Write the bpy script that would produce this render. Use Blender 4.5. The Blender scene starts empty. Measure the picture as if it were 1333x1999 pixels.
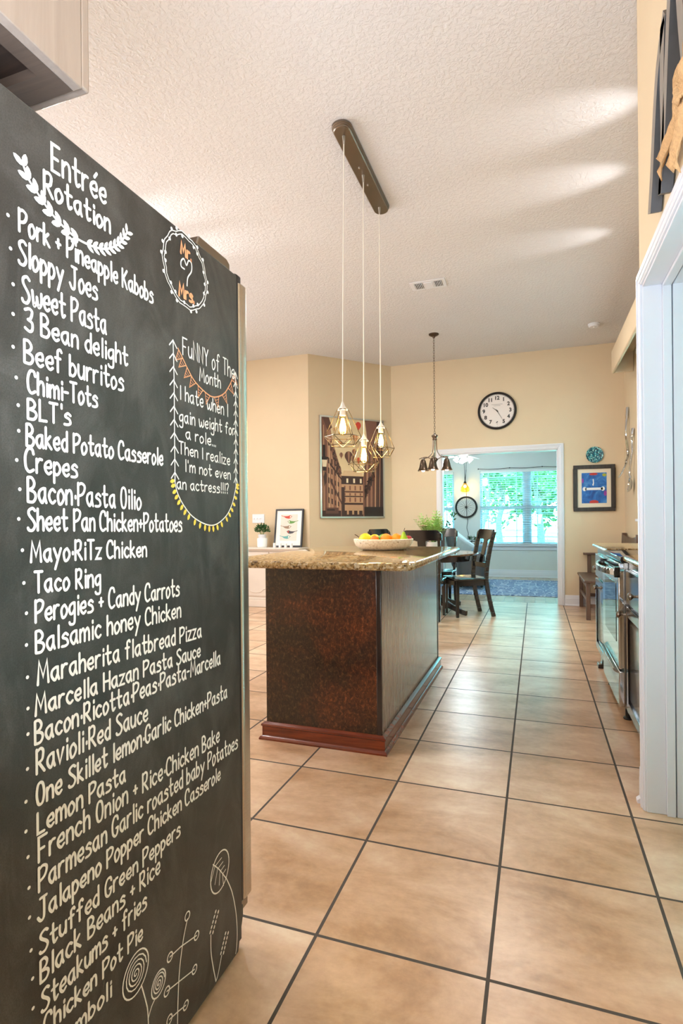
import bpy, bmesh, math, random
from mathutils import Vector, Matrix
S = bpy.context.scene
COL = S.collection
PI = math.pi
R = math.radians
random.seed(7)

# ------------------------------------------------------------------ camera, sky, lights, exposure
cam = bpy.data.cameras.new('camera')
camo = bpy.data.objects.new('camera', cam)
COL.objects.link(camo)
S.camera = camo
cam.sensor_fit = 'AUTO'
cam.sensor_width = 36.0
cam.lens = 1069.6 / 1999 * 36
cam.shift_y = (1019.45 - 999.5) / 1999
cam.clip_start = 0.02
CAM = Vector((0.58208, -1.40208, 1.14135))
YAW, ROLL = 0.3409, -0.00898
fwd = Vector((-math.sin(YAW), math.cos(YAW), 0))
r0 = Vector((math.cos(YAW), math.sin(YAW), 0))
u0 = Vector((0, 0, 1))
rr = r0 * math.cos(ROLL) + u0 * math.sin(ROLL)
uu = -r0 * math.sin(ROLL) + u0 * math.cos(ROLL)
m = Matrix((rr, uu, -fwd)).transposed().to_4x4()
m.translation = CAM
camo.matrix_world = m

S.view_settings.view_transform = 'Standard'
S.view_settings.look = 'None'
S.view_settings.exposure = 0.16
S.view_settings.gamma = 1.0
S.view_settings.use_curve_mapping = False
S.cycles.use_denoising = True
S.cycles.max_bounces = 10
S.cycles.diffuse_bounces = 5
S.cycles.glossy_bounces = 5
S.cycles.transparent_max_bounces = 16
S.cycles.sample_clamp_indirect = 6.0
S.cycles.caustics_reflective = False
S.cycles.caustics_refractive = False

W = bpy.data.worlds.new('sky')
S.world = W
W.use_nodes = True
bg = W.node_tree.nodes['Background']
bg.inputs[0].default_value = (0.2, 0.81, 1.0, 1)
bg.inputs[1].default_value = 26.0


def light(name, kind, loc, power, color=(1, 1, 1), size=None, size_y=None, direction=None, radius=None, spread=None):
    l = bpy.data.lights.new(name, kind)
    l.energy = power
    l.color = color
    if kind == 'AREA':
        l.shape = 'RECTANGLE' if size_y else 'DISK'
        l.size = size
        if size_y:
            l.size_y = size_y
        if spread:
            l.spread = spread
    if radius is not None:
        l.shadow_soft_size = radius
    o = bpy.data.objects.new(name, l)
    COL.objects.link(o)
    o.location = loc
    if direction is not None:
        o.rotation_euler = Vector(direction).to_track_quat('-Z', 'Y').to_euler()
    return o


sun = light('sun', 'SUN', (0, -5, 20), 5.0, (1, 0.96, 0.9), direction=(0.25, 0.7, -0.75))
sun.data.angle = R(1)
# added soft fill along the left wall, which has no windows
light('left_wall_fill', 'AREA', (-4.45, 1.6, 1.75), 135, (0.88, 0.93, 1.0), 3.6, 1.9, (1, 0, 0.05))
# added fill behind the camera, aimed up to brighten the ceiling
light('ceiling_bounce_fill', 'AREA', (0.35, -1.7, 1.2), 70, (0.74, 0.86, 1.0), 0.9, 0.9, (-0.05, 0.5, 1))
# added ceiling fill lamps without fittings, for ambient light
light('ceiling_fill', 'AREA', (-3.2, 3.4, 3.44), 42, (1.0, 0.95, 0.9), 0.3, None, (0, 0, -1))
light('ceiling_fill', 'AREA', (-2.6, 0.6, 3.44), 42, (1.0, 0.95, 0.9), 0.3, None, (0, 0, -1))
light('ceiling_fill', 'AREA', (0.25, 4.4, 3.44), 24, (1.0, 0.95, 0.9), 0.3, None, (0, 0, -1))
# small uplights standing on the wall cabinets to both sides, grazing the ceiling
for x, y, d in ((1.6, 1.97, -1), (1.6, 2.62, -1), (1.6, 3.45, -1), (-2.75, 1.95, 1), (-2.75, 2.52, 1)):
    sl = light('cabinet_uplight', 'SPOT', (x, y, 3.15), 30, (1.0, 0.97, 0.95), direction=(d, 0.03, 0.36), radius=.03)
    sl.data.spot_size = R(32)
    sl.data.spot_blend = 1.0
for px, py, pz, sx, sz, d in ((0.4, 10.36, 1.42, 1.9, 1.55, (0, -1, 0)), (-1.47, 10.36, 1.42, 0.95, 1.55, (0, -1, 0)),
                              (1.93, 4.38, 2.05, 1.75, 1.95, (-1, 0, 0))):
    p = light('sky_portal', 'AREA', (px, py, pz), 1, (1, 1, 1), sx, sz, d)
    p.data.cycles.is_portal = True


# ------------------------------------------------------------------ materials
def lin(c):
    if isinstance(c, str):
        c = [int(c[i:i + 2], 16) for i in (0, 2, 4)]
    return tuple(((x / 255) / 12.92 if x <= 10 else (((x / 255) + .055) / 1.055) ** 2.4) for x in c) + (1,)


class NT:
    def __init__(self, name):
        self.m = bpy.data.materials.new(name)
        self.m.use_nodes = True
        self.t = self.m.node_tree
        self.b = self.t.nodes['Principled BSDF']

    def n(self, kind, **kw):
        nd = self.t.nodes.new(kind)
        for k, v in kw.items():
            if k.startswith('i_'):
                nd.inputs[k[2:].replace('_', ' ')].default_value = v
            else:
                setattr(nd, k, v)
        return nd

    def l(self, a, b):
        self.t.links.new(a, b)

    def coord(self, scale=(1, 1, 1), kind='Object', rot=(0, 0, 0)):
        tc = self.n('ShaderNodeTexCoord')
        mp = self.n('ShaderNodeMapping')
        mp.inputs['Scale'].default_value = scale
        mp.inputs['Rotation'].default_value = rot
        self.l(tc.outputs[kind], mp.inputs[0])
        return mp.outputs[0]

    def noise(self, vec, scale, detail=4, rough=.55, dist=0):
        nd = self.n('ShaderNodeTexNoise')
        self.l(vec, nd.inputs['Vector'])
        nd.inputs['Scale'].default_value = scale
        nd.inputs['Detail'].default_value = detail
        nd.inputs['Roughness'].default_value = rough
        nd.inputs['Distortion'].default_value = dist
        return nd.outputs['Fac']

    def ramp(self, fac, stops):
        nd = self.n('ShaderNodeValToRGB')
        e = nd.color_ramp.elements
        while len(e) < len(stops):
            e.new(.5)
        for el, (p, c) in zip(e, stops):
            el.position = p
            el.color = lin(c) if not (isinstance(c, tuple) and len(c) == 4) else c
        self.l(fac, nd.inputs[0])
        return nd.outputs[0]

    def mix(self, fac, a, b, mode='MIX'):
        nd = self.n('ShaderNodeMix', data_type='RGBA', blend_type=mode)
        for sock, v in ((nd.inputs[0], fac), (nd.inputs[6], a), (nd.inputs[7], b)):
            if hasattr(v, 'links'):
                self.l(v, sock)
            else:
                sock.default_value = v
        return nd.outputs[2]

    def bump(self, h, strength=.2, dist=.01):
        nd = self.n('ShaderNodeBump')
        nd.inputs['Strength'].default_value = strength
        nd.inputs['Distance'].default_value = dist
        self.l(h, nd.inputs['Height'])
        self.l(nd.outputs[0], self.b.inputs['Normal'])

    def base(self, c):
        if hasattr(c, 'links'):
            self.l(c, self.b.inputs['Base Color'])
        else:
            self.b.inputs['Base Color'].default_value = c


def simple(name, c, rough=.5, metal=0.0, var=.08, vscale=8, spec=.5, coat=0, bump=None, stretch=(1, 1, 1), sheen=0):
    t = NT(name)
    col = lin(c)
    v = t.coord(stretch)
    f = t.noise(v, vscale, 3)
    dark = tuple(x * (1 - 2 * var) for x in col[:3]) + (1,)
    lite = tuple(min(1, x * (1 + 2 * var)) for x in col[:3]) + (1,)
    t.base(t.mix(f, dark, lite))
    t.b.inputs['Roughness'].default_value = rough
    t.b.inputs['Metallic'].default_value = metal
    t.b.inputs['Specular IOR Level'].default_value = spec
    if coat:
        t.b.inputs['Coat Weight'].default_value = coat
        t.b.inputs['Coat Roughness'].default_value = .08
    if sheen:
        t.b.inputs['Sheen Weight'].default_value = sheen
    if bump:
        t.bump(t.noise(v, bump[0], 3), bump[1], bump[2] if len(bump) > 2 else .005)
    return t.m


def emit(name, c, s, c2=None):
    t = NT(name)
    t.base(lin(c))
    t.b.inputs['Emission Color'].default_value = lin(c)
    t.b.inputs['Emission Strength'].default_value = s
    return t.m


def glass(name, c=(1, 1, 1, 1), rough=0.0, alpha=.12):
    """thin glass: mostly see-through with a clear surface reflection"""
    t = NT(name)
    tr = t.n('ShaderNodeBsdfTransparent')
    tr.inputs[0].default_value = c
    gl = t.n('ShaderNodeBsdfGlossy')
    gl.inputs['Roughness'].default_value = rough
    lw = t.n('ShaderNodeLayerWeight')
    lw.inputs[0].default_value = .5
    pw = t.n('ShaderNodeMath', operation='POWER')
    pw.inputs[1].default_value = 4
    t.l(lw.outputs['Facing'], pw.inputs[0])
    fr = t.n('ShaderNodeMath', operation='MULTIPLY_ADD')
    fr.inputs[1].default_value = .6
    fr.inputs[2].default_value = .035
    t.l(pw.outputs[0], fr.inputs[0])
    mx = t.n('ShaderNodeMixShader')
    t.l(fr.outputs[0], mx.inputs[0])
    t.l(tr.outputs[0], mx.inputs[1])
    t.l(gl.outputs[0], mx.inputs[2])
    t.l(mx.outputs[0], t.t.nodes['Material Output'].inputs[0])
    return t.m


M = {}
M['wall'] = simple('tan_wall_paint', 'd7c5a8', .75, var=.02, vscale=3, spec=.25, bump=(140, .25, .003))
M['wall_far'] = simple('pale_grey_wall_paint', 'dfe2df', .75, var=.02, vscale=3, spec=.25, bump=(140, .2, .003))
M['white'] = simple('white_trim_paint', 'dfe2ea', .35, var=.01, vscale=3, spec=.4)
M['white_wall'] = simple('white_wall_paint', 'e6e8ea', .6, var=.01)
M['blind'] = simple('white_blind_slat', 'f4f6f8', .45, var=.01)

t = NT('knockdown_ceiling')
v = t.coord()
t.base(t.mix(t.noise(v, 1.2, 2), lin('d6d6d9'), lin('dfdfe2')))
t.b.inputs['Roughness'].default_value = .85
t.b.inputs['Specular IOR Level'].default_value = .15
nz = t.noise(v, 42, 4, .55, .6)
t.bump(t.ramp(nz, [(.42, (0, 0, 0)), (.6, (255, 255, 255))]), .35, .012)
M['ceiling'] = t.m


def tile_mat(name, w, h, stops, grout, mortar, rough, nscale=2.2, tone=.18, offx=0, offy=0):
    t = NT(name)
    v = t.coord()
    sub = t.n('ShaderNodeVectorMath', operation='SUBTRACT')
    sub.inputs[1].default_value = (offx, offy, 0)
    t.l(v, sub.inputs[0])
    br = t.n('ShaderNodeTexBrick', offset=0.0, squash=1.0)
    br.inputs['Scale'].default_value = 1
    br.inputs['Brick Width'].default_value = w
    br.inputs['Row Height'].default_value = h
    br.inputs['Mortar Size'].default_value = mortar
    br.inputs['Mortar Smooth'].default_value = .1
    br.inputs['Bias'].default_value = 0
    br.inputs['Color1'].default_value = (.0, .0, .0, 1)
    br.inputs['Color2'].default_value = (1, 1, 1, 1)
    br.inputs['Mortar'].default_value = (.5, .5, .5, 1)
    t.l(sub.outputs[0], br.inputs['Vector'])
    # every tile shows its own piece of the clouded glaze
    dv = t.n('ShaderNodeVectorMath', operation='DIVIDE')
    dv.inputs[1].default_value = (w, h, 1)
    t.l(sub.outputs[0], dv.inputs[0])
    fl = t.n('ShaderNodeVectorMath', operation='FLOOR')
    t.l(dv.outputs[0], fl.inputs[0])
    sc = t.n('ShaderNodeVectorMath', operation='MULTIPLY')
    sc.inputs[1].default_value = (3.7, 5.3, 0)
    t.l(fl.outputs[0], sc.inputs[0])
    ad = t.n('ShaderNodeVectorMath', operation='ADD')
    t.l(sub.outputs[0], ad.inputs[0])
    t.l(sc.outputs[0], ad.inputs[1])
    st = t.n('ShaderNodeVectorMath', operation='MULTIPLY')
    st.inputs[1].default_value = (.8, 1.5, 1)
    t.l(ad.outputs[0], st.inputs[0])
    n1 = t.noise(st.outputs[0], nscale, 8, .66, .3)
    c = t.ramp(n1, stops)
    c = t.mix(tone, c, br.outputs['Color'], 'SOFT_LIGHT')
    n2 = t.noise(ad.outputs[0], 30, 5, .6)
    c = t.mix(.12, c, t.ramp(n2, [(.3, (90, 60, 40)), (.7, (255, 240, 225))]), 'OVERLAY')
    g = t.mix(t.noise(v, 20, 3), lin(grout), tuple(x * 1.35 for x in lin(grout)[:3]) + (1,))
    t.base(t.mix(br.outputs['Fac'], c, g))
    mr = t.n('ShaderNodeMapRange')
    mr.inputs['To Min'].default_value = rough
    mr.inputs['To Max'].default_value = .8
    t.l(br.outputs['Fac'], mr.inputs['Value'])
    t.l(mr.outputs[0], t.b.inputs['Roughness'])
    t.b.inputs['Specular IOR Level'].default_value = .75
    inv = t.n('ShaderNodeMath', operation='SUBTRACT')
    inv.inputs[0].default_value = 1
    t.l(br.outputs['Fac'], inv.inputs[1])
    t.bump(inv.outputs[0], .4, .004)
    return t.m


M['floor'] = tile_mat('tan_ceramic_tile', .46, .47445,
                      [(.3, '9c7858'), (.42, 'bd9876'), (.54, 'd2b092'), (.7, 'e6ceb4')], '3d342c', .005, .3)
M['floor_far'] = tile_mat('plank_tile', .14, .62, [(.3, '9a8672'), (.5, 'b8a690'), (.7, 'c8b8a4')], '54483e', .003, .22, offy=6.63)

t = NT('chalkboard')
v = t.coord()
a = t.noise(v, 3.5, 5, .6, .6)
b = t.noise(t.coord((1, 1, .45)), 9, 5, .65, 1.5)
c = t.ramp(a, [(.3, '232221'), (.52, '353331'), (.72, '4c4a48')])
c = t.mix(t.ramp(b, [(.44, (0, 0, 0)), (.78, (120, 120, 120))]), c, lin('8f8c88'))
f = t.noise(v, 420, 2)
c = t.mix(.25, c, t.ramp(f, [(.3, (0, 0, 0)), (.7, (255, 255, 255))]), 'OVERLAY')
t.base(c)
t.b.inputs['Roughness'].default_value = .42
t.bump(f, .12, .002)
M['chalkboard'] = t.m
M['chalk'] = simple('white_chalk_marker', 'f2f1ec', .8, var=.03, vscale=60)
M['chalk_orange'] = simple('orange_chalk_marker', 'eda579', .8, var=.06, vscale=60)
M['chalk_yellow'] = simple('yellow_chalk_marker', 'f0d152', .8, var=.05, vscale=60)

t = NT('brushed_steel')
v = t.coord((1, 1, 90))
n = t.noise(v, 6, 3)
t.base(t.mix(n, lin('b4ada4'), lin('cfc8bf')))
t.b.inputs['Metallic'].default_value = 1
t.b.inputs['Roughness'].default_value = .26
M['steel'] = t.m
M['steel_mirror'] = simple('polished_steel', 'd4dade', .1, 1, var=.02)
M['nickel'] = simple('brushed_nickel', '8d8378', .3, 1, var=.05)
M['bronze'] = simple('dark_bronze', '5a4c40', .35, .9, var=.1)
M['black'] = simple('black_plastic', '16161a', .4, var=.05)
M['iron'] = simple('black_iron', '1c1b1c', .45, .3, var=.08)
M['screen'] = simple('oven_glass', '0c1014', .04, 0, var=.02, spec=.9)


def wood(name, c1, c2, rough=.3, axis=2, coat=.3, scale=1.0, vary=.6):
    t = NT(name)
    s = [14, 14, 14]
    s[axis] = .9
    v = t.coord(tuple(x * scale for x in s))
    n = t.noise(v, 2.2, 6, .65, .8)
    big = t.noise(t.coord(), 2.4, 4, .6, .5)
    c = t.ramp(n, [(.3, c1), (.7, c2)])
    t.base(t.mix(t.ramp(big, [(.35, (0, 0, 0)), (.7, (int(255 * vary),) * 3)]), c, t.mix(.5, c, lin(c1), 'MULTIPLY')))
    t.b.inputs['Roughness'].default_value = rough
    t.b.inputs['Coat Weight'].default_value = coat
    t.b.inputs['Coat Roughness'].default_value = .12
    t.bump(n, .06, .002)
    return t.m


t = NT('mottled_mahogany')
v = t.coord((1, 1, .8))
n1 = t.noise(v, 2.6, 5, .6, .7)
n2 = t.noise(t.coord((1, 1, .7)), 75, 4, .7, .8)
c = t.ramp(n1, [(.32, '1a120c'), (.45, '3d2414'), (.56, '7a3a18'), (.7, 'a8571f')])
c2 = t.ramp(n2, [(.38, '0a0808'), (.54, '56402a'), (.72, 'b8946a')])
t.base(t.mix(.2, t.mix(.85, c, c2, 'OVERLAY'), c2))
t.b.inputs['Roughness'].default_value = .3
t.b.inputs['Coat Weight'].default_value = .3
M['mahogany'] = t.m
M['mahogany_red'] = wood('red_mahogany', '4a1a0c', '8a3a1a', .25, 0, .5)
M['island_side'] = wood('dark_grained_veneer', '57493f', 'b09f90', .22, 2, .6, 2.6, .25)
M['espresso'] = wood('espresso_cabinet_wood', '150f10', '2a2022', .18, 2, .6)
M['chair'] = wood('black_brown_chair_wood', '0c0d0f', '191a1c', .2, 2, .6)
M['walnut'] = wood('worn_walnut', '4a362c', '6e5546', .5, 2, .1)
M['tabletop'] = wood('tabletop_wood', '5c3c28', '8d6546', .2, 0, .6)
M['cabinet_side'] = wood('upper_cabinet_wood', '9a887c', 'ab998d', .35, 2, .2, vary=.15)
M['cabinet_rail_shaded'] = wood('cabinet_rail_shaded_wood', '54453c', '6f5c50', .5, 0, 0)  # cabinet wood darkened to paint in the shade on the bottom rail
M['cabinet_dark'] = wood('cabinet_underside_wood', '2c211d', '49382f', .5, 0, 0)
M['sideboard'] = simple('whitewashed_wood', 'ddd3c9', .5, var=.05, vscale=4, bump=(30, .05))

t = NT('speckled_granite')
v = t.coord()
vo = t.n('ShaderNodeTexVoronoi')
vo.inputs['Scale'].default_value = 95
t.l(v, vo.inputs['Vector'])
bw = t.n('ShaderNodeRGBToBW')
t.l(vo.outputs['Color'], bw.inputs[0])
n1 = t.noise(v, 38, 6, .7, .8)
n2 = t.noise(v, 9, 5, .6, 1)
c1 = t.ramp(n1, [(.34, '1d1611'), (.43, '5e4527'), (.5, 'a98650'), (.6, 'c9b184'), (.72, 'd9cdb4')])
c2 = t.ramp(bw.outputs[0], [(.15, '2a2019'), (.4, '9c7a48'), (.6, 'bfa577'), (.85, 'd5c8ae')])
t.base(t.mix(n2, c1, c2))
t.b.inputs['Roughness'].default_value = .07
M['granite'] = t.m

t = NT('blue_patterned_rug')
v = t.coord((1, 1, 1))
vo = t.n('ShaderNodeTexVoronoi', feature='DISTANCE_TO_EDGE')
vo.inputs['Scale'].default_value = 8.5
vo.inputs['Randomness'].default_value = .7
t.l(v, vo.inputs['Vector'])
c = t.ramp(vo.outputs['Distance'], [(.06, 'dbe2ec'), (.12, '3f5486'), (.22, '3a4f82'), (.28, 'b8c6de'), (.38, '4a6094')])
t.base(t.mix(t.noise(v, 60, 3), c, lin('5a6a90')))
t.b.inputs['Roughness'].default_value = .95
t.bump(t.noise(v, 300, 2), .3, .004)
M['rug'] = t.m

M['cord'] = simple('white_cord', 'eee9df', .5, var=.02)
M['socket'] = simple('white_lamp_cup', 'efe8de', .4, var=.02)
M['cage'] = simple('brass_brown_wire', '6f6048', .3, .9, var=.1)
M['bulb'] = glass('amber_bulb_glass', (1, .86, .55, 1))
M['filament'] = emit('glowing_filament', 'ffd58a', 45)
M['lamp_glow'] = emit('lit_lamp_glass', 'fff1d6', 9)
M['fan_glow'] = emit('lit_fan_glass', 'f4fbff', 3)
M['warm_glow'] = emit('lit_warm_shade', 'ffd79a', 4)
M['glass'] = glass('window_glass')
M['clear_glass'] = glass('clear_glass')
M['winframe'] = simple('pale_window_frame', 'b9d0dc', .4, var=.02)
M['bronze_frame'] = simple('dark_window_frame', '4b3527', .5, var=.05)
M['paper'] = simple('white_paper', 'f0efea', .7, var=.01)
M['silver'] = simple('silver_frame', 'b9b5ae', .3, .7, var=.05)
M['letter_front'] = simple('grey_metal_letter', '8f8880', .4, .4, var=.12, vscale=30)
M['letter_side'] = simple('dark_metal_letter', '4a4a4c', .45, .3, var=.1, vscale=30)
M['burlap'] = simple('burlap', 'c9a274', .95, var=.15, vscale=120, bump=(260, .6, .004))
M['bowl'] = None
t = NT('speckled_stoneware')
v = t.coord()
n = t.noise(v, 70, 3, .6)
t.base(t.ramp(n, [(.28, '6a5a48'), (.36, 'cdbfa8'), (.5, 'e4dac8'), (.8, 'ece4d6')]))
t.b.inputs['Roughness'].default_value = .4
M['bowl'] = t.m
M['lemon'] = simple('lemon_skin', 'f2c811', .45, var=.06, vscale=20, bump=(90, .2, .003))
M['orange'] = simple('orange_skin', 'f08a14', .45, var=.06, vscale=20, bump=(110, .25, .003))
M['mandarin'] = simple('mandarin_skin', 'ee7312', .45, var=.06, vscale=20, bump=(110, .25, .003))
M['lime'] = simple('lime_skin', '5f9a1e', .45, var=.08, vscale=20)
M['pear'] = simple('pear_skin', '8fb31c', .45, var=.12, vscale=14)
M['apple'] = simple('apple_skin', 'b02b2c', .35, var=.2, vscale=8)
M['stem'] = simple('brown_stem', '4a3a24', .8, var=.1)
M['leaf'] = simple('green_leaf', '4f7f34', .55, var=.25, vscale=9)
M['leaf_pale'] = simple('pale_fern_leaf', '93b860', .55, var=.25, vscale=9)
M['leaf_dark'] = simple('dark_leaf', '2e5a2c', .5, var=.25, vscale=9)
M['petal'] = simple('cream_petal', 'e9d8bf', .7, var=.08, vscale=12)
M['leather'] = simple('grey_leather', '5a5557', .35, var=.12, vscale=6, bump=(60, .15, .004))
M['throw'] = simple('pale_grey_throw', 'b9c3c9', .95, var=.08, vscale=14, bump=(120, .5, .01), sheen=.3)
M['cushion'] = simple('blue_grey_cushion', '7f9db2', .9, var=.08, vscale=14)
M['bark'] = simple('tree_bark', '5b5148', .9, var=.2, vscale=6, bump=(14, .5, .03), stretch=(3, 3, .6))
M['tree_leaf'] = simple('tree_leaf', '3d5f2c', .6, var=.3, vscale=.8)
M['tree_leaf2'] = simple('tree_leaf_light', '5f7f3c', .6, var=.3, vscale=.8)
M['grass'] = simple('lawn', '5d7a52', .95, var=.15, vscale=.6)
M['clock_face'] = simple('clock_face', 'ece6e2', .5, var=.01)
M['ink'] = simple('black_ink', '181614', .6, var=.02)
M['teal'] = None
t = NT('teal_mosaic')
vo = t.n('ShaderNodeTexVoronoi')
vo.inputs['Scale'].default_value = 85
t.l(t.coord(), vo.inputs['Vector'])
bw = t.n('ShaderNodeRGBToBW')
t.l(vo.outputs['Color'], bw.inputs[0])
t.base(t.ramp(bw.outputs[0], [(.2, '062a3a'), (.45, '0d5468'), (.66, '178a9a'), (.86, 'a8e2dc')]))
t.b.inputs['Roughness'].default_value = .15
t.bump(vo.outputs['Distance'], .6, .004)
M['teal'] = t.m
FLAT = {}


def flat(c):
    if c not in FLAT:
        FLAT[c] = simple('print_ink_' + c, c, .6, var=.04, vscale=25)
    return FLAT[c]


# ------------------------------------------------------------------ mesh helpers
ORIG = {}


def props(o, label=None, cat=None, group=None, kind=None):
    for k, v in (('label', label), ('category', cat), ('group', group), ('kind', kind)):
        if v:
            o[k] = v
    return o


def thing(name, label, cat, loc=(0, 0, 0), group=None, kind=None):
    o = bpy.data.objects.new(name, None)
    o.empty_display_size = .05
    COL.objects.link(o)
    o.location = loc
    ORIG[o.name] = Vector(loc)
    return props(o, label, cat, group, kind)


class MB:
    def __init__(self):
        self.v, self.f, self.fm = [], [], []
        self.mi = 0

    def add(self, vs, fs):
        b = len(self.v)
        self.v += [Vector(p) for p in vs]
        self.f += [[i + b for i in f] for f in fs]
        self.fm += [self.mi] * len(fs)
        return self

    def box(self, x0, x1, y0, y1, z0, z1):
        vs = [(x, y, z) for x in (x0, x1) for y in (y0, y1) for z in (z0, z1)]
        return self.add(vs, [(0, 1, 3, 2), (4, 6, 7, 5), (0, 4, 5, 1), (2, 3, 7, 6), (0, 2, 6, 4), (1, 5, 7, 3)])

    def bar(self, a, b, w, h, up=(0, 0, 1), w2=None, h2=None):
        """rectangular bar from a to b; w across, h along up"""
        a, b = Vector(a), Vector(b)
        d = (b - a).normalized()
        s = d.cross(Vector(up))
        if s.length < 1e-5:
            s = d.cross(Vector((1, 0, 0)))
        s.normalize()
        u = s.cross(d).normalized()
        w2 = w if w2 is None else w2
        h2 = h if h2 is None else h2
        vs = []
        for p, ww, hh in ((a, w, h), (b, w2, h2)):
            for i, j in ((-1, -1), (1, -1), (1, 1), (-1, 1)):
                vs.append(p + s * ww / 2 * i + u * hh / 2 * j)
        return self.add(vs, [(3, 2, 1, 0), (4, 5, 6, 7), (0, 1, 5, 4), (1, 2, 6, 5), (2, 3, 7, 6), (3, 0, 4, 7)])

    def tube(self, pts, r, n=8, closed=False, cap=True):
        pts = [Vector(p) for p in pts]
        k = len(pts)
        if isinstance(r, (list, tuple)):
            q = len(r) - 1
            rs = [r[min(q, int(i * q / max(1, k - 1) + .5))] for i in range(k)]
        else:
            rs = [r] * k
        rings = []
        prev = None
        for i, p in enumerate(pts):
            if closed:
                d = pts[(i + 1) % k] - pts[i - 1]
            else:
                d = pts[min(i + 1, k - 1)] - pts[max(i - 1, 0)]
            d.normalize()
            if prev is None:
                s = d.cross(Vector((0, 0, 1)))
                if s.length < .05:
                    s = d.cross(Vector((0, 1, 0)))
            else:
                s = prev - d * prev.dot(d)
                if s.length < 1e-4:
                    s = d.orthogonal()
            s.normalize()
            prev = s
            u = d.cross(s)
            rings.append([p + (s * math.cos(2 * PI * j / n) + u * math.sin(2 * PI * j / n)) * rs[i] for j in range(n)])
        vs = [q for g in rings for q in g]
        fs = []
        for i in range(k if closed else k - 1):
            i2 = (i + 1) % k
            for j in range(n):
                j2 = (j + 1) % n
                fs.append((i * n + j, i * n + j2, i2 * n + j2, i2 * n + j))
        if cap and not closed:
            fs.append(tuple(range(n))[::-1])
            fs.append(tuple((k - 1) * n + j for j in range(n)))
        return self.add(vs, fs)

    def lathe(self, prof, c=(0, 0, 0), n=24, axis='z', sx=1, sy=1, cap=True):
        c = Vector(c)
        vs, fs = [], []
        k = len(prof)
        for rad, h in prof:
            for j in range(n):
                a = 2 * PI * j / n
                x, y = rad * math.cos(a) * sx, rad * math.sin(a) * sy
                p = {'z': (x, y, h), 'x': (h, x, y), 'y': (x, -h, y)}[axis]
                vs.append(c + Vector(p))
        for i in range(k - 1):
            for j in range(n):
                j2 = (j + 1) % n
                fs.append((i * n + j, i * n + j2, (i + 1) * n + j2, (i + 1) * n + j))
        if cap and prof[0][0] > 1e-5:
            fs.append(tuple(range(n))[::-1])
        if cap and prof[-1][0] > 1e-5:
            fs.append(tuple((k - 1) * n + j for j in range(n)))
        return self.add(vs, fs)

    def prism(self, poly, axis, lo, hi):
        """2-D outline swept along axis. x: poly=(y,z); y: poly=(x,z); z: poly=(x,y)"""
        def P(u, v, h):
            return {'x': (h, u, v), 'y': (u, h, v), 'z': (u, v, h)}[axis]
        n = len(poly)
        vs = [P(u, v, lo) for u, v in poly] + [P(u, v, hi) for u, v in poly]
        fs = [tuple(range(n))[::-1], tuple(range(n, 2 * n))]
        for i in range(n):
            j = (i + 1) % n
            fs.append((i, j, n + j, n + i))
        return self.add(vs, fs)

    def ball(self, c, r, n=16, m=10, sx=1, sy=1, sz=1):
        prof = [(max(1e-6, r * math.sin(PI * i / m)), -r * math.cos(PI * i / m) * sz) for i in range(m + 1)]
        return self.lathe(prof, c, n, 'z', sx, sy)

    def xf(self, mat, start=0):
        for i in range(start, len(self.v)):
            self.v[i] = mat @ self.v[i]
        return self

    def build(self, name, mat, parent=None, bevel=0, seg=2, smooth=True, angle=35, subsurf=0):
        me = bpy.data.meshes.new(name)
        o0 = ORIG[parent.name] if parent else Vector((0, 0, 0))
        me.from_pydata([tuple(p - o0) for p in self.v], [], self.f)
        mats = mat if isinstance(mat, (list, tuple)) else [mat]
        for x in mats:
            me.materials.append(x)
        if len(mats) > 1:
            me.polygons.foreach_set('material_index', self.fm)
        bm = bmesh.new()
        bm.from_mesh(me)
        bmesh.ops.remove_doubles(bm, verts=bm.verts, dist=1e-6)
        bmesh.ops.recalc_face_normals(bm, faces=bm.faces)
        bm.to_mesh(me)
        bm.free()
        if smooth:
            me.polygons.foreach_set('use_smooth', [True] * len(me.polygons))
            me.set_sharp_from_angle(angle=R(angle))
        o = bpy.data.objects.new(name, me)
        COL.objects.link(o)
        if parent:
            o.parent = parent
            ORIG[o.name] = o0
        if bevel:
            b = o.modifiers.new('edge', 'BEVEL')
            b.width = bevel
            b.segments = seg
            b.limit_method = 'ANGLE'
            b.angle_limit = R(30)
        if subsurf:
            s = o.modifiers.new('smooth', 'SUBSURF')
            s.levels = s.render_levels = subsurf
        return o


def box(*a):
    return MB().box(*a)


def struct(name, mb, mat, **kw):
    return props(mb.build(name, mat, **kw), kind='structure')


def copy_tree(o, parent=None, label=None):
    c = o.copy()
    COL.objects.link(c)
    if parent:
        c.parent = parent
    if label:
        c['label'] = label
    ORIG[c.name] = ORIG.get(o.name, Vector((0, 0, 0)))
    for ch in list(o.children):
        copy_tree(ch, c)
    return c


def crom(pts, k=5, closed=False):
    pts = [Vector(p) for p in pts]
    n = len(pts)
    if n < 3:
        return pts
    out = []
    for i in range(n if closed else n - 1):
        if closed:
            a, b, c, d = pts[i - 1], pts[i], pts[(i + 1) % n], pts[(i + 2) % n]
        else:
            a, b, c, d = pts[max(i - 1, 0)], pts[i], pts[i + 1], pts[min(i + 2, n - 1)]
        for j in range(k):
            t = j / k
            out.append(.5 * ((2 * b) + (c - a) * t + (2 * a - 5 * b + 4 * c - d) * t * t + (3 * b - a - 3 * c + d) * t ** 3))
    if not closed:
        out.append(pts[-1])
    return out


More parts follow.
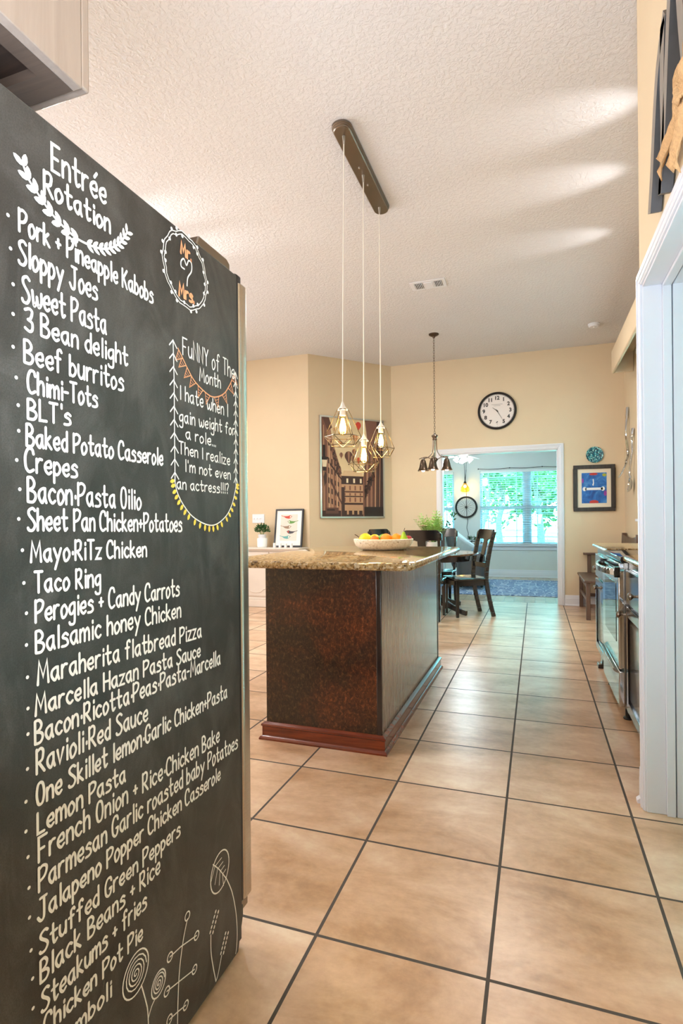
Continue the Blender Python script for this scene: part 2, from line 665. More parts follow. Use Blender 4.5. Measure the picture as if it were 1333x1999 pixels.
def rrect(x0, x1, y0, y1, r, n=6, corners=(1, 1, 1, 1)):
    out = []
    for i, (cx, cy, a0) in enumerate(((x1 - r, y1 - r, 0), (x0 + r, y1 - r, 90), (x0 + r, y0 + r, 180), (x1 - r, y0 + r, 270))):
        if corners[i]:
            out += [(cx + r * math.cos(R(a0 + 90 * k / n)), cy + r * math.sin(R(a0 + 90 * k / n))) for k in range(n + 1)]
        else:
            out.append(((x1, y1), (x0, y1), (x0, y0), (x1, y0))[i])
    return out


def glow(name, loc, power, color, radius=.03):
    return light(name, 'POINT', loc, power, color, radius=radius)


# ------------------------------------------------------------------ the room
CZ = 3.45
YF = 6.52
struct('floor', box(-4.7, 1.8, -2.7, 6.63, -.1, 0), M['floor'])
struct('floor_far', box(-3.2, 3.2, 6.63, 10.32, -.1, 0), M['floor_far'])
struct('ceiling', box(-4.7, 1.8, -2.7, YF + .12, CZ, CZ + .1), M['ceiling'])
struct('ceiling_far', box(-3.2, 3.2, YF + .12, 10.32, 2.62, 2.72), M['ceiling'])
# far wall with the wide opening
DX0, DX1, DZ = -.692, .866, 2.10
w = MB()
w.box(-1.43, DX0, YF, YF + .12, 0, CZ).box(DX1, 1.8, YF, YF + .12, 0, CZ).box(DX0, DX1, YF, YF + .12, DZ, CZ)
struct('wall_far', w, M['wall'], smooth=False)
w = MB()
w.prism([(-1.43, YF), (-2.34, 5.52), (-2.43, 5.60), (-1.52, YF + .12), (-1.43, YF + .12)], 'z', 0, CZ)
struct('wall_angled', w, M['wall'], smooth=False)
struct('wall_breakfast', box(-4.7, -2.34, 5.52, 5.64, 0, CZ), M['wall'])
struct('wall_left', box(-4.72, -4.6, -1.04, 5.64, 0, CZ), M['wall'])
struct('wall_fridge', box(-4.7, -.2, -1.04, -.92, 0, CZ), M['wall'])
struct('wall_hall', box(-.32, -.2, -2.7, -1.04, 0, CZ), M['wall'])
struct('wall_back', box(-.32, 1.2, -2.72, -2.6, 0, CZ), M['wall'])
# right wall of the kitchen with its window hole
WY0, WY1, WZ0, WZ1 = 3.5, 5.24, 1.15, 2.95
w = MB()
w.box(1.67, 1.8, .95, WY0, 0, CZ).box(1.67, 1.8, WY1, YF + .12, 0, CZ)
w.box(1.67, 1.8, WY0, WY1, 0, WZ0).box(1.67, 1.8, WY0, WY1, WZ1, CZ)
struct('wall_right', w, M['wall'], smooth=False)
# near right wall with the pantry opening
NX = .985
NT_ = 1.11
w = MB()
w.box(NX, NT_, 1.02, 1.095, 0, CZ).box(NX, NT_, -2.7, .1, 0, CZ).box(NX, NT_, .1, 1.02, 2.07, CZ)
w.box(NT_, 1.67, 1.02, 1.095, 0, CZ)
struct('wall_near', w, M['wall'], smooth=False)
w = MB()
w.box(2.0, 2.1, -.5, 1.0, 0, CZ).box(NT_, 2.0, -.5, -.4, 0, CZ)
struct('wall_pantry', w, M['white_wall'])
struct('ceiling_pantry', box(NT_, 2.1, -.5, 1.0, 2.6, 2.7), M['white_wall'])
struct('floor_pantry', box(1.8, 2.1, -.5, 1.0, -.1, 0), M['floor'])
# pantry door jamb with its stop, and the open edge of the leaf
d = thing('door_1', None, None, (NX, 1.0, 0), kind='structure')
j = MB()
j.box(NX - .004, 1.048, 1.006, 1.024, 0, 2.06).box(NX, 1.048, .1, .12, 0, 2.06).box(NX - .004, 1.048, .12, 1.006, 2.048, 2.07)
j.build('door_jamb', M['white'], d, bevel=.002)
j = MB()
j.box(1.048, 1.078, .994, 1.024, 0, 2.06).box(1.048, 1.078, .1, .132, 0, 2.06).box(1.048, 1.078, .132, .994, 2.036, 2.07)
j.build('door_stop', M['white'], d, bevel=.002)
j = MB()
j.box(1.082, NT_ + .03, .996, 1.024, 0, 2.06).box(1.082, NT_ + .03, .1, .13, 0, 2.06).box(1.082, NT_ + .03, .13, .996, 2.04, 2.07)
j.build('jamb_back', M['white'], d, bevel=.002)
# casing on the kitchen face: stepped profile
c = MB()
for a, b, th in ((0, .062, .012), (.008, .056, .017), (.024, .04, .021)):
    ax, bx = 1.008 + a, 1.008 + b
    za = 2.056 + a
    zb = 2.056 + b
    c.box(NX - th, NX, ax, bx, 0, zb).box(NX - th, NX, .13, ax, za, zb)
struct('trim_1', c, M['white'], bevel=.003)


def baseboard(name, pts, h=.14, th=.016, shoe=True):
    """moulded board along a wall foot; pts a polyline on the wall face, the room on its left side"""
    mb = MB()
    pts = [Vector((p[0], p[1], 0)) for p in pts]
    for a, b in zip(pts, pts[1:]):
        dd = (b - a).normalized()
        nrm = Vector((-dd.y, dd.x, 0))
        prof = [(0, 0), (th + (.012 if shoe else 0), 0), (th + (.012 if shoe else 0), .012), (th, .022), (th, h * .68), (th * .75, h * .72),
                (th * .75, h * .8), (th * .5, h * .86), (th * .5, h * .95), (th * .25, h), (0, h)]
        vs = [a + nrm * u + Vector((0, 0, z)) for u, z in prof] + [b + nrm * u + Vector((0, 0, z)) for u, z in prof]
        n = len(prof)
        mb.add(vs, [tuple(range(n))[::-1], tuple(range(n, 2 * n))] + [(i, (i + 1) % n, n + (i + 1) % n, n + i) for i in range(n)])
    return struct(name, mb, M['white'])


baseboard('baseboard_near', [(NX, 1.07), (NX, 1.1)])
baseboard('baseboard_return', [(NX - .016, 1.095), (1.05, 1.095)][::-1])
baseboard('baseboard_far', [(1.67, YF), (.94, YF)])
baseboard('baseboard_right', [(1.67, 3.9), (1.67, YF)])
baseboard('baseboard_angled', [(-.775, YF), (-1.43, YF), (-2.34, 5.52), (-4.6, 5.52)])
# casing of the far opening and its reveal
c = MB()
for a, b, th in ((0, .075, .014), (.01, .066, .02), (.03, .05, .024)):
    c.box(DX0 - b, DX0 - a, YF - th, YF, 0, DZ + b)
    c.box(DX1 + a, DX1 + b, YF - th, YF, 0, DZ + b)
    c.box(DX0 - a, DX1 + a, YF - th, YF, DZ + a, DZ + b)
struct('trim_2', c, M['white'], bevel=.003)
c = MB()
c.box(DX0, DX0 + .012, YF - .002, YF + .13, 0, DZ).box(DX1 - .012, DX1, YF - .002, YF + .13, 0, DZ).box(DX0, DX1, YF - .002, YF + .13, DZ - .012, DZ)
struct('trim_3', c, M['white'])

# far room shell
YW = 10.2
WX = [(-1.9, -1.03), (-.5, 1.31)]
Z0, Z1 = .655, 2.17
w = MB()
xs = [-3.2, WX[0][0], WX[0][1], WX[1][0], WX[1][1], 3.2]
w.box(xs[0], xs[1], YW, YW + .12, 0, 2.65).box(xs[2], xs[3], YW, YW + .12, 0, 2.65).box(xs[4], xs[5], YW, YW + .12, 0, 2.65)
for a, b in WX:
    w.box(a, b, YW, YW + .12, 0, Z0).box(a, b, YW, YW + .12, Z1, 2.65)
struct('wall_window', w, M['wall_far'], smooth=False)
struct('wall_far_left', box(-3.2, -3.08, YF + .12, YW + .12, 0, 2.65), M['wall_far'])
struct('wall_far_right', box(3.08, 3.2, YF + .12, YW + .12, 0, 2.65), M['wall_far'])
struct('wall_far_near', MB().box(-3.2, -1.52, YF + .12, YF + .2, 0, 2.65).box(1.8, 3.2, YF + .12, YF + .2, 0, 2.65), M['wall_far'])
baseboard('baseboard_window', [(3.08, YW), (-3.08, YW)], .15)


def double_hung(mb, gl, x0, x1, y, fw=.045):
    """a two-sash window with prairie grids"""
    zm = (Z0 + Z1) / 2 - .01
    mb.box(x0, x0 + fw, y, y + .06, Z0, Z1).box(x1 - fw, x1, y, y + .06, Z0, Z1)
    mb.box(x0, x1, y, y + .06, Z0, Z0 + fw).box(x0, x1, y, y + .06, Z1 - fw, Z1).box(x0, x1, y - .005, y + .055, zm - .03, zm + .03)
    g = .115
    for xx in (x0 + fw + g, x1 - fw - g):
        mb.box(xx - .008, xx + .008, y + .02, y + .036, Z0 + fw, Z1 - fw)
    for zz in (zm + .03 + g - .03, zm - .03 - g + .03, Z1 - fw - g + .02, Z0 + fw + g):
        mb.box(x0 + fw, x1 - fw, y + .02, y + .036, zz - .008, zz + .008)
    gl.box(x0 + fw, x1 - fw, y + .026, y + .03, Z0 + fw, Z1 - fw)


for k, (a, b) in enumerate(WX):
    d = thing('window_%d' % (k + 1), None, None, ((a + b) / 2, YW + .05, Z0), kind='structure')
    f, g = MB(), MB()
    if b - a > 1.2:
        mid = .415
        double_hung(f, g, a, mid - .04, YW + .05)
        double_hung(f, g, mid + .04, b, YW + .05)
        f.box(mid - .045, mid + .045, YW + .03, YW + .11, Z0, Z1)
    else:
        double_hung(f, g, a, b, YW + .05)
    f.build('window_frame', M['winframe'], d)
    g.build('pane', M['glass'], d)
    sl = MB().box(a - .05, b + .05, YW - .05, YW + .05, Z0 - .03, Z0).box(a - .03, b + .03, YW - .018, YW, Z0 - .11, Z0 - .03)
    sl.build('window_sill', M['white'], d, bevel=.004)
    bl = thing('window_blind', 'white slatted blind with open slats over the wide double window' if k else
               'white slatted blind on the narrow window left of the bicycle wheel', 'window blind', ((a + b) / 2, YW + .02, Z1))
    MB().box(a + .01, b - .01, YW - .005, YW + .035, Z1 - .05, Z1 - .002).build('headrail', M['blind'], bl, bevel=.003)
    s = MB()
    zz = Z0 + .05
    while zz < Z1 - .06:
        s.bar((a + .015, YW + .018, zz), (b - .015, YW + .018, zz), .048, .0025, (0, .1, 1))
        zz += .046
    s.build('slats', M['blind'], bl, smooth=False)
    MB().box(a + .012, b - .012, YW - .003, YW + .04, Z0 + .008, Z0 + .026).build('bottom_rail', M['blind'], bl, bevel=.003)
    s = MB()
    n = 5 if k else 3
    for i in range(n):
        xx = a + .12 + (b - a - .24) * i / (n - 1)
        s.tube([(xx, YW - .008, Z0 + .02), (xx, YW - .008, Z1 - .03)], .0015, 5)
    s.build('ladder_cord', M['blind'], bl)

# kitchen window in the right wall: dark frame, blind and boxed cornice
d = thing('window_3', None, None, (1.74, (WY0 + WY1) / 2, WZ0), kind='structure')
f = MB()
f.box(1.645, 1.669, WY1 + .015, WY1 + .09, 1.2, 2.86).box(1.70, 1.76, WY0, WY0 + .05, WZ0, WZ1).box(1.672, 1.76, WY1 - .05, WY1, WZ0, WZ1).box(1.70, 1.76, WY0, WY1, WZ0, WZ0 + .05).box(1.70, 1.76, WY0, WY1, WZ1 - .05, WZ1)
f.box(1.70, 1.76, WY0, WY1, 2.0, 2.06).box(1.70, 1.76, 4.4, 4.46, WZ0, WZ1)
f.build('window_frame', M['bronze_frame'], d)
box(1.728, 1.732, WY0 + .05, WY1 - .05, WZ0 + .05, WZ1 - .05).build('pane', M['glass'], d)
box(1.61, 1.70, WY0 - .03, WY1 + .12, WZ0 - .03, WZ0).build('window_sill', M['white'], d, bevel=.004)
co = thing('cornice_box', 'cream upholstered cornice box high on the right wall above the kitchen window', 'cornice', (1.67, 4.4, 2.9))
c = MB()
c.prism(rrect(1.44, 1.475, 2.87, 3.14, .016), 'y', WY0 - .2, 5.78)
c.build('front_board', M['wall'], co)
MB().box(1.475, 1.668, 5.745, 5.78, 2.87, 3.14).build('end_board', M['wall'], co, bevel=.006)
MB().box(1.475, 1.668, WY0 - .2, WY0 - .165, 2.87, 3.14).build('end_board', M['wall'], co, bevel=.006)
box(1.475, 1.668, WY0 - .165, 5.745, 3.105, 3.14).build('top_board', M['wall'], co)
bl = thing('window_blind', 'blue-white slatted blind hanging from under the cream cornice box', 'window blind', (1.6, 4.4, 2.95))
box(1.615, 1.665, WY0 + .01, WY1 + .02, 2.935, 2.985).build('headrail', M['blind'], bl, bevel=.003)
s = MB()
for i in range(40):
    zz = 2.91 - .042 * i
    s.bar((1.64, WY0 + .01, zz), (1.64, WY1 - .05, zz), .05, .003, (-.8, 0, 1))
s.build('slats', M['blind'], bl, smooth=False)

# ------------------------------------------------------------------ refrigerator with its chalkboard side
FX = -.16
fr = thing('refrigerator', 'tall refrigerator whose side is a chalkboard covered in white handwritten dishes', 'refrigerator', (-.615, -.49, 0))
c = MB()
c.prism([(-.87, .02), (-.145, .02), (-.118, .1), (-.118, .128), (-.124, .128), (-.124, 1.798), (-.87, 1.798)], 'x', -1.07, FX)
c.build('chalkboard_case', M['chalkboard'], fr, bevel=.003)
MB().box(-1.06, FX - .0005, -.124, -.117, .14, 1.79).build('door_gasket', M['black'], fr)
for x0, x1 in ((-1.07, -.66), (-.65, FX + .001)):
    dd = MB().prism(rrect(x0, x1, -.117, -.066, .014, 5), 'z', .135, 1.785).build('door', M['steel'], fr, bevel=.003)
    hx = x1 - .05 if x1 < -.5 else x0 + .05
    MB().tube([(hx, -.066, .75), (hx, -.02, .77), (hx, -.018, 1.1), (hx, -.02, 1.43), (hx, -.066, 1.45)], .011, 10).build('handle', M['steel'], dd)
MB().prism([(-.3, 1.797), (-.15, 1.797), (-.15, 1.816), (-.165, 1.824), (-.29, 1.824)], 'x', -.26, FX - .004).build('hinge_cover', M['nickel'], fr, bevel=.004)
MB().prism(rrect(-.235, FX - .004, -.126, -.088, .012, 5), 'z', 1.785, 1.806).build('hinge_cap', M['black'], fr, bevel=.003)
MB().box(-1.05, FX - .01, -.118, -.075, .1, .128).build('toe_trim', M['nickel'], fr, bevel=.004)
MB().box(-1.04, FX - .02, -.125, -.095, .015, .1).build('base_grille', M['black'], fr)
for x, y in ((-1.02, -.82), (-.2, -.82), (-1.02, -.18), (-.2, -.18)):
    MB().lathe([(.018, 0), (.02, .004), (.012, .008), (.012, .022)], (x, y, 0), 12).build('foot', M['black'], fr)

# single-stroke hand lettering: strokes split by |, each point = x digit + height letter (e baseline, k x-height, o cap)
GL = {'a': '~5j4k1j0h1f3e5h|5k5g6e', 'b': '0o0e|~0i2k4j5h4f2e0f', 'c': '~5j3k1j0h1f3e5f', 'd': '5o5e|~5j3k1j0h1f3e5g', 'e': '~0h4h5i4k1j0h1f3e5f',
      'é': '~0h4h5i4k1j0h1f3e5f|3m5o', 'f': '~5n4o2n2k2e|0k4k', 'g': '~5j4k1j0h1f3f5h|~5k5c4a1a0b', 'h': '0o0e|~0i2k4k5i5e', 'i': '1k1e|1m1n', 'k': '0o0e|4k0h|1h5e',
      'l': '1o1e', 'm': '0k0e|~0i2k3k4i4e|~4i6k7k8i8e', 'n': '0k0e|~0i2k4k5i5e', 'o': '~3k1j0h1e3e5g5i3k', 'p': '0k0a|~0i2k4j5h4f2e0f', 'r': '0k0e|~0i2k4k',
      's': '~5j3k1j1i4h5f3e0e', 't': '~2o2h3e5f|0k5k', 'u': '~0k0g2e4f5h|5k5e', 'v': '0k2e5k', 'w': '~0k1f2e4g4i|~4i5f6e8g8k', 'y': '0k3f|6k1a', 'z': '0k5k0e5e',
      'B': '0o0e|~0o3o5m4k1j|~1j5i6g4e0e', 'C': '~6m5o2o0l0h1f3e6f', 'E': '5o0o0e5e|0j4j', 'F': '6o0o0e|0j4j', 'G': '~6m5o2o0l0h1f3e5f6i|6i4i', 'H': '0o0e|6o6e|0j6j', 'I': '1o1e',
      'J': '2o7o|~5o5g4e2e0g', 'K': '0o0e|6o0i|2j6e', 'L': '0o0e5e', 'M': '0e1o4h7o8e', 'N': '0e0o6e6o', 'O': '~3o1n0j1f3e5f6j5n3o', 'P': '0o0e|~0n3o6n6l4j0i',
      'R': '0o0e|~0n3o5n5l4j0i|2i6e', 'S': '~6n4o1n1l5i6g4e1e0f', 'T': '0o6o|3o3e', 'U': '~0o0g2e4e6g6o', 'Y': '0o3j|6o3j3e', 'Z': '0o6o0e6e', '3': '~0n3o5n4k2j|~2j5i5f3e0f',
      '+': '0i4i|2k2g', '·': '1i1h', '-': '0i3i', "'": '1o1m', '.': '0e0f', '!': '1o1h|1f1e', '?': '~0n2o4n4l2i2h|2f2e', ' ': ''}


def strokes(text, y0, z0, y1, z1, cap):
    """polylines of a line of lettering between two baseline ends"""
    adv, pen = [], 0
    for ch in text:
        g = GL[ch]
        wd = max([int(g[i]) for i in range(len(g)) if g[i].isdigit()] or [3])
        adv.append((g, pen))
        pen += wd + (2.4 if ch != ' ' else 1.4)
    sx = (y1 - y0) / (pen - 2.4)
    out = []
    for g, p0 in adv:
        jx, jz = random.uniform(-.12, .12), random.uniform(-.04, .05)
        for st in filter(None, g.split('|')):
            sm = st[0] == '~'
            st = st.lstrip('~')
            pts = []
            for i in range(0, len(st), 2):
                u = (p0 + int(st[i]) + jx) * sx
                h = ((ord(st[i + 1]) - ord('e')) / 10) * cap * (1 + jz)
                tt = u / (y1 - y0)
                pts.append((y0 + u, z0 + (z1 - z0) * tt + h))
            if sm:
                pts = [(q.x, q.y) for q in crom([(a, b, 0) for a, b in pts], 4)]
            out.append(pts)
    return out


LIFT = [0]


def ribbon(mb, pts, wd, lift=.0006, round_=True):
    """a flat marker stroke lying on the chalkboard"""
    LIFT[0] = (LIFT[0] + 1) % 60
    lift = lift + LIFT[0] * 8e-6
    pts = [Vector((p[0], p[1])) for p in pts]
    q = [pts[0]]
    for p in pts[1:]:
        if (p - q[-1]).length > 1e-5:
            q.append(p)
    pts = q
    if len(pts) < 2:
        pts = [pts[0], pts[0] + Vector((1e-4, 1e-4))]
    n = len(pts)
    L, Rr = [], []
    for i in range(n):
        a = (pts[i] - pts[i - 1]).normalized() if i else (pts[1] - pts[0]).normalized()
        b = (pts[i + 1] - pts[i]).normalized() if i < n - 1 else a
        t = a + b
        t = t.normalized() if t.length > .3 else a
        nn = Vector((-t.y, t.x)) * wd / 2 / max(.55, t.dot(a))
        L.append(pts[i] + nn)
        Rr.append(pts[i] - nn)
    X = FX + lift
    mb.add([(X, p.x, p.y) for p in L + Rr], [(i, n + i, n + i + 1, i + 1) for i in range(n - 1)])
    if round_:
        for p in (pts[0], pts[-1]):
            disc(mb, p, wd / 2, lift)


def disc(mb, p, r, lift=.0006, n=8, ry=None, rot=0):
    ry = ry or r
    X = FX + lift + .0001
    vs = []
    for k in range(n):
        a, b = r * math.cos(2 * PI * k / n), ry * math.sin(2 * PI * k / n)
        vs.append((X, p[0] + a * math.cos(rot) - b * math.sin(rot), p[1] + a * math.sin(rot) + b * math.cos(rot)))
    mb.add(vs, [tuple(range(n))])


TEXT = [
    ('Entrée', -.7134, 1.722, -.5943, 1.7308, .045), ('Rotation', -.7288, 1.675, -.5846, 1.6827, .036), ('Pork + Pineapple Kabobs', -.7751, 1.5917, -.4644, 1.5972, .034),
    ('Sloppy Joes', -.7765, 1.5424, -.6177, 1.5454, .037), ('Sweet Pasta', -.7709, 1.4858, -.5972, 1.4911, .039), ('3 Bean delight', -.7668, 1.443, -.5415, 1.4475, .034),
    ('Beef burritos', -.7682, 1.3927, -.5533, 1.3964, .0357), ('Chimi-Tots', -.7624, 1.3474, -.62, 1.352, .033), ("BLT's", -.7628, 1.3067, -.6803, 1.3099, .0309),
    ('Baked Potato Casserole', -.7659, 1.2642, -.4377, 1.2653, .0325), ('Crepes', -.7681, 1.2244, -.667, 1.2224, .034), ('Bacon·Pasta Oilio', -.7641, 1.1778, -.5073, 1.1709, .0374),
    ('Sheet Pan Chicken+Potatoes', -.7646, 1.1334, -.3741, 1.1246, .0342), ('Mayo·RiTz Chicken', -.7596, 1.0838, -.4919, 1.0761, .0319), ('Taco Ring', -.7536, 1.0352, -.6165, 1.0302, .0323),
    ('Perogies + Candy Carrots', -.7522, .9883, -.3855, .9838, .0345), ('Balsamic honey Chicken', -.7527, .9402, -.3806, .9356, .0345), ('Maraherita flatbread Pizza', -.7495, .8894, -.303, .876, .0342),
    ('Marcella Hazan Pasta Sauce', -.7538, .8424, -.3078, .8315, .0315), ('Bacon·Ricotta·Peas·Pasta-Marcella', -.7552, .798, -.2226, .7925, .0345), ('Ravioli·Red Sauce', -.7529, .7505, -.4932, .7457, .0365),
    ('One Skillet lemon·Garlic Chicken+Pasta', -.7534, .7001, -.1931, .7009, .0341), ('Lemon Pasta', -.752, .6559, -.5573, .6515, .0335), ('French Onion + Rice·Chicken Bake', -.7506, .6108, -.2304, .6035, .0363),
    ('Parmesan Garlic roasted baby Potatoes', -.751, .5644, -.1427, .5541, .0361), ('Jalapeno Popper Chicken Casserole', -.7534, .5177, -.2273, .5086, .0331), ('Stuffed Green Peppers', -.7502, .4655, -.3895, .4582, .0322),
    ('Black Beans + Rice', -.7488, .4192, -.4595, .4185, .0346), ('Steakums + fries', -.7474, .3712, -.5013, .374, .0349), ('Chicken Pot Pie', -.7431, .3293, -.5141, .3197, .0314), ('Stromboli', -.7616, .2824, -.5993, .2758, .0306)]
JOKE = [('FuNNY of The', -.3646, 1.5198, -.1428, 1.5188, .04), ('Month', -.2999, 1.4769, -.2089, 1.4796, .031), ('I hate when I', -.3754, 1.4179, -.1762, 1.4149, .031), ('gain weight for', -.378, 1.3674, -.144, 1.371, .029),
        ('a role...', -.3559, 1.3331, -.2346, 1.33, .0254), ('Then I realize', -.3809, 1.2967, -.1683, 1.2909, .0263), ("I'm not even", -.3589, 1.259, -.1664, 1.2541, .0255), ('an actress!!!?', -.3894, 1.2182, -.177, 1.2173, .0247)]
for T, wd in ((TEXT, .0047), (JOKE, .0034)):
    for k, (tx, y0, z0, y1, z1, cap) in enumerate(T):
        mb = MB()
        w_ = wd * (1.15 if T is TEXT and k < 2 else 1)
        for st in strokes(tx, y0, z0, y1, z1, cap):
            ribbon(mb, st, w_)
        mb.build('lettering', M['chalk'], fr, smooth=False)
for p in ((-.794, 1.6061), (-.7902, 1.5579), (-.7864, 1.5055), (-.7869, 1.4604), (-.7874, 1.4107), (-.7826, 1.3655), (-.7796, 1.3241), (-.7791, 1.2851), (-.783, 1.2402), (-.7782, 1.1961), (-.7804, 1.1508), (-.7747, 1.1029),
          (-.7726, 1.0525), (-.7686, 1.0054), (-.7691, .9565), (-.7678, .9064), (-.7674, .8581), (-.7678, .8187), (-.7692, .7655), (-.7724, .7165), (-.7729, .6711), (-.7697, .63), (-.7684, .5818), (-.768, .5357), (-.7658, .4834), (-.7635, .438), (-.7631, .3916)):
    mb = MB()
    disc(mb, p, .003)
    mb.build('bullet_dot', M['chalk'], fr, smooth=False)


def path(pts, k=6):
    return [(q.x, q.y) for q in crom([(a, b, 0) for a, b in pts], k)]


def leafshape(mb, p, ang, ln, wd, lift=.0006):
    LIFT[0] = (LIFT[0] + 1) % 60
    lift = lift + LIFT[0] * 8e-6
    a = Vector((math.cos(ang), math.sin(ang)))
    b = Vector((-a.y, a.x))
    p = Vector(p)
    prof = [(0, 0), (.25, .4), (.55, .5), (.85, .3), (1, 0), (.85, -.3), (.55, -.5), (.25, -.4)]
    mb.add([(FX + lift + .0002, (p + a * ln * u + b * wd * v).x, (p + a * ln * u + b * wd * v).y) for u, v in prof], [tuple(range(8))])


# laurel spray under the title
mb = MB()
pp = path([(-.7696, 1.7018), (-.758, 1.6809), (-.7394, 1.6664), (-.7152, 1.6496), (-.6842, 1.6384), (-.651, 1.6347), (-.6029, 1.6446), (-.5635, 1.6717), (-.5382, 1.7076)], 14)
ribbon(mb, pp, .004)
acc, step = 0, .008
for i in range(0, len(pp) - 1):
    a, b = Vector(pp[i]), Vector(pp[i + 1])
    left = a.x < -.645
    an = math.atan2((b - a).y, (b - a).x) + (PI if left else 0)
    acc += (b - a).length
    if acc >= step:
        acc, step = 0, (.017 if left else .0125)
        for s in (-.62, .62):
            leafshape(mb, a, an + s, .021 if left else .019, .0105 if left else .0075)
mb.build('laurel_drawing', M['chalk'], fr, smooth=False)
# wreath with the couple's words
mb = MB()
cx, cz, rad = -.349, 1.713, .083
for r1 in (rad, rad - .007):
    ribbon(mb, [(cx + r1 * math.cos(2 * PI * k / 40) + .002 * math.sin(k * 2.1), cz + r1 * math.sin(2 * PI * k / 40) + .002 * math.cos(k * 1.7)) for k in range(41)], .0022)
for k in range(30):
    a = 2 * PI * k / 30 + .1 * math.sin(k * 5)
    r1 = rad + (.004 if k % 2 else -.009)
    disc(mb, (cx + r1 * math.cos(a), cz + r1 * math.sin(a)), .0042, .0008)
ribbon(mb, path([(-.346, 1.681), (-.3427, 1.7009), (-.3286, 1.7209), (-.3283, 1.7392), (-.339, 1.741), (-.3475, 1.727), (-.357, 1.737), (-.3672, 1.728), (-.3672, 1.716), (-.3552, 1.715)]), .0036)
mb.build('wreath_drawing', M['chalk'], fr, smooth=False)
for tx, y0, z0, y1, z1, cap in (('Mr.', -.368, 1.7455, -.330, 1.744, .026), ('Mrs.', -.376, 1.648, -.320, 1.651, .028)):
    mb = MB()
    for st in strokes(tx, y0, z0, y1, z1, cap):
        ribbon(mb, st, .0062)
    mb.build('lettering', M['chalk_orange'], fr, smooth=False)
# arrow borders
for pts, n in ((((-.3991, 1.5412), (-.3967, 1.457), (-.3967, 1.334), (-.3964, 1.2335)), 11), (((-.136, 1.5379), (-.1378, 1.3718), (-.1388, 1.2439)), 12)):
    mb = MB()
    pp = path(pts, 5)
    ribbon(mb, pp, .003)
    for k in range(n):
        tt = k / (n - .3)
        z = pts[0][1] + (pts[-1][1] - pts[0][1]) * tt
        y = pts[0][0] + (pts[-1][0] - pts[0][0]) * tt
        aw = .013 if n == 11 else .0095
        ribbon(mb, [(y - aw, z - .014), (y, z), (y + aw, z - .014)], .003)
    mb.build('arrow_border_drawing', M['chalk'], fr, smooth=False)
# orange bunting
mb = MB()
pp = path([(-.3812, 1.5287), (-.3665, 1.5136), (-.3458, 1.4926), (-.3224, 1.4727), (-.2875, 1.4579), (-.2439, 1.4504), (-.1971, 1.4671), (-.1672, 1.4953), (-.1502, 1.5203)], 8)
ribbon(mb, pp, .003)
for k in range(10):
    i = int(2 + k * (len(pp) - 6) / 9)
    a = Vector(pp[i])
    b = Vector(pp[min(i + 3, len(pp) - 1)])
    d_ = (b - a).normalized()
    nn = Vector((d_.y, -d_.x))
    a2, b2, tip = a, a + d_ * .021, a + d_ * .010 + nn * .027
    ribbon(mb, [a2, tip, b2, a2], .0022)
    for q in (.3, .55, .78):
        ribbon(mb, [a2.lerp(tip, q), b2.lerp(tip, q * .85)], .0012, round_=False)
mb.build('bunting_drawing', M['chalk_orange'], fr, smooth=False)
# string of yellow bulbs
mb = MB()
pp = path([(-.3981, 1.2378), (-.3894, 1.2114), (-.3676, 1.1839), (-.3332, 1.1579), (-.2819, 1.1399), (-.2378, 1.1384), (-.1903, 1.1589), (-.16, 1.1896), (-.1413, 1.2304), (-.1385, 1.244)], 8)
ribbon(mb, pp, .0028)
mb.build('string_drawing', M['chalk'], fr, smooth=False)
mb = MB()
for k in range(23):
    i = int(1 + k * (len(pp) - 4) / 22)
    a, b = Vector(pp[i]), Vector(pp[i + 1])
    d_ = (b - a).normalized()
    leafshape(mb, a, math.atan2(-d_.x, d_.y), .017, .009)
mb.build('bulb_drawing', M['chalk_yellow'], fr, smooth=False)
# flowers along the foot
mb = MB()


def ell(cy, cz, ry, rz, rot, k=28, sq=1.0):
    o = []
    for i in range(k + 1):
        a = 2 * PI * i / k
        u, v_ = ry * sq * math.cos(a), rz * sq * math.sin(a)
        o.append((cy + u * math.cos(rot) - v_ * math.sin(rot), cz + u * math.sin(rot) + v_ * math.cos(rot)))
    return o


ribbon(mb, ell(-.231, .283, .041, .047, -.3), .0034)
ribbon(mb, path([(-.262, .318), (-.235, .29), (-.206, .252)]), .0028)
for q in range(4):
    t_ = .15 + q * .2
    ribbon(mb, [(-.262 + .056 * t_, .318 - .066 * t_), (-.262 + .056 * t_ - .02 + .008 * q, .318 - .066 * t_ - .03)], .0022)
    ribbon(mb, [(-.262 + .056 * t_, .318 - .066 * t_), (-.262 + .056 * t_ + .03 - .005 * q, .318 - .066 * t_ + .004)], .0022)
ribbon(mb, path([(-.2055, .2532), (-.177, .199), (-.1591, .1384), (-.1526, .0852), (-.1552, .0443), (-.1608, .028)]), .003)
for st in ([(-.244, .1979), (-.2601, .1777), (-.2738, .1565), (-.2724, .1064), (-.2539, .03)], [(-.2006, .1147), (-.213, .094), (-.2275, .0729), (-.2445, .0392), (-.2539, .03)]):
    ribbon(mb, path(st[2:]), .003)
    a, b = Vector(st[0]), Vector(st[2])
    d_ = (b - a).normalized()
    nn = Vector((-d_.y, d_.x))
    for q in range(5):
        for s in (-1, 1):
            leafshape(mb, a.lerp(b, q / 5) + nn * .0065 * s, math.atan2(d_.y, d_.x) + .12 * s, .0095, .0062)
ribbon(mb, path([(-.3661, .258), (-.3819, .2222), (-.3955, .1705), (-.4018, .1141), (-.4062, .03)]), .003)
disc_c = []
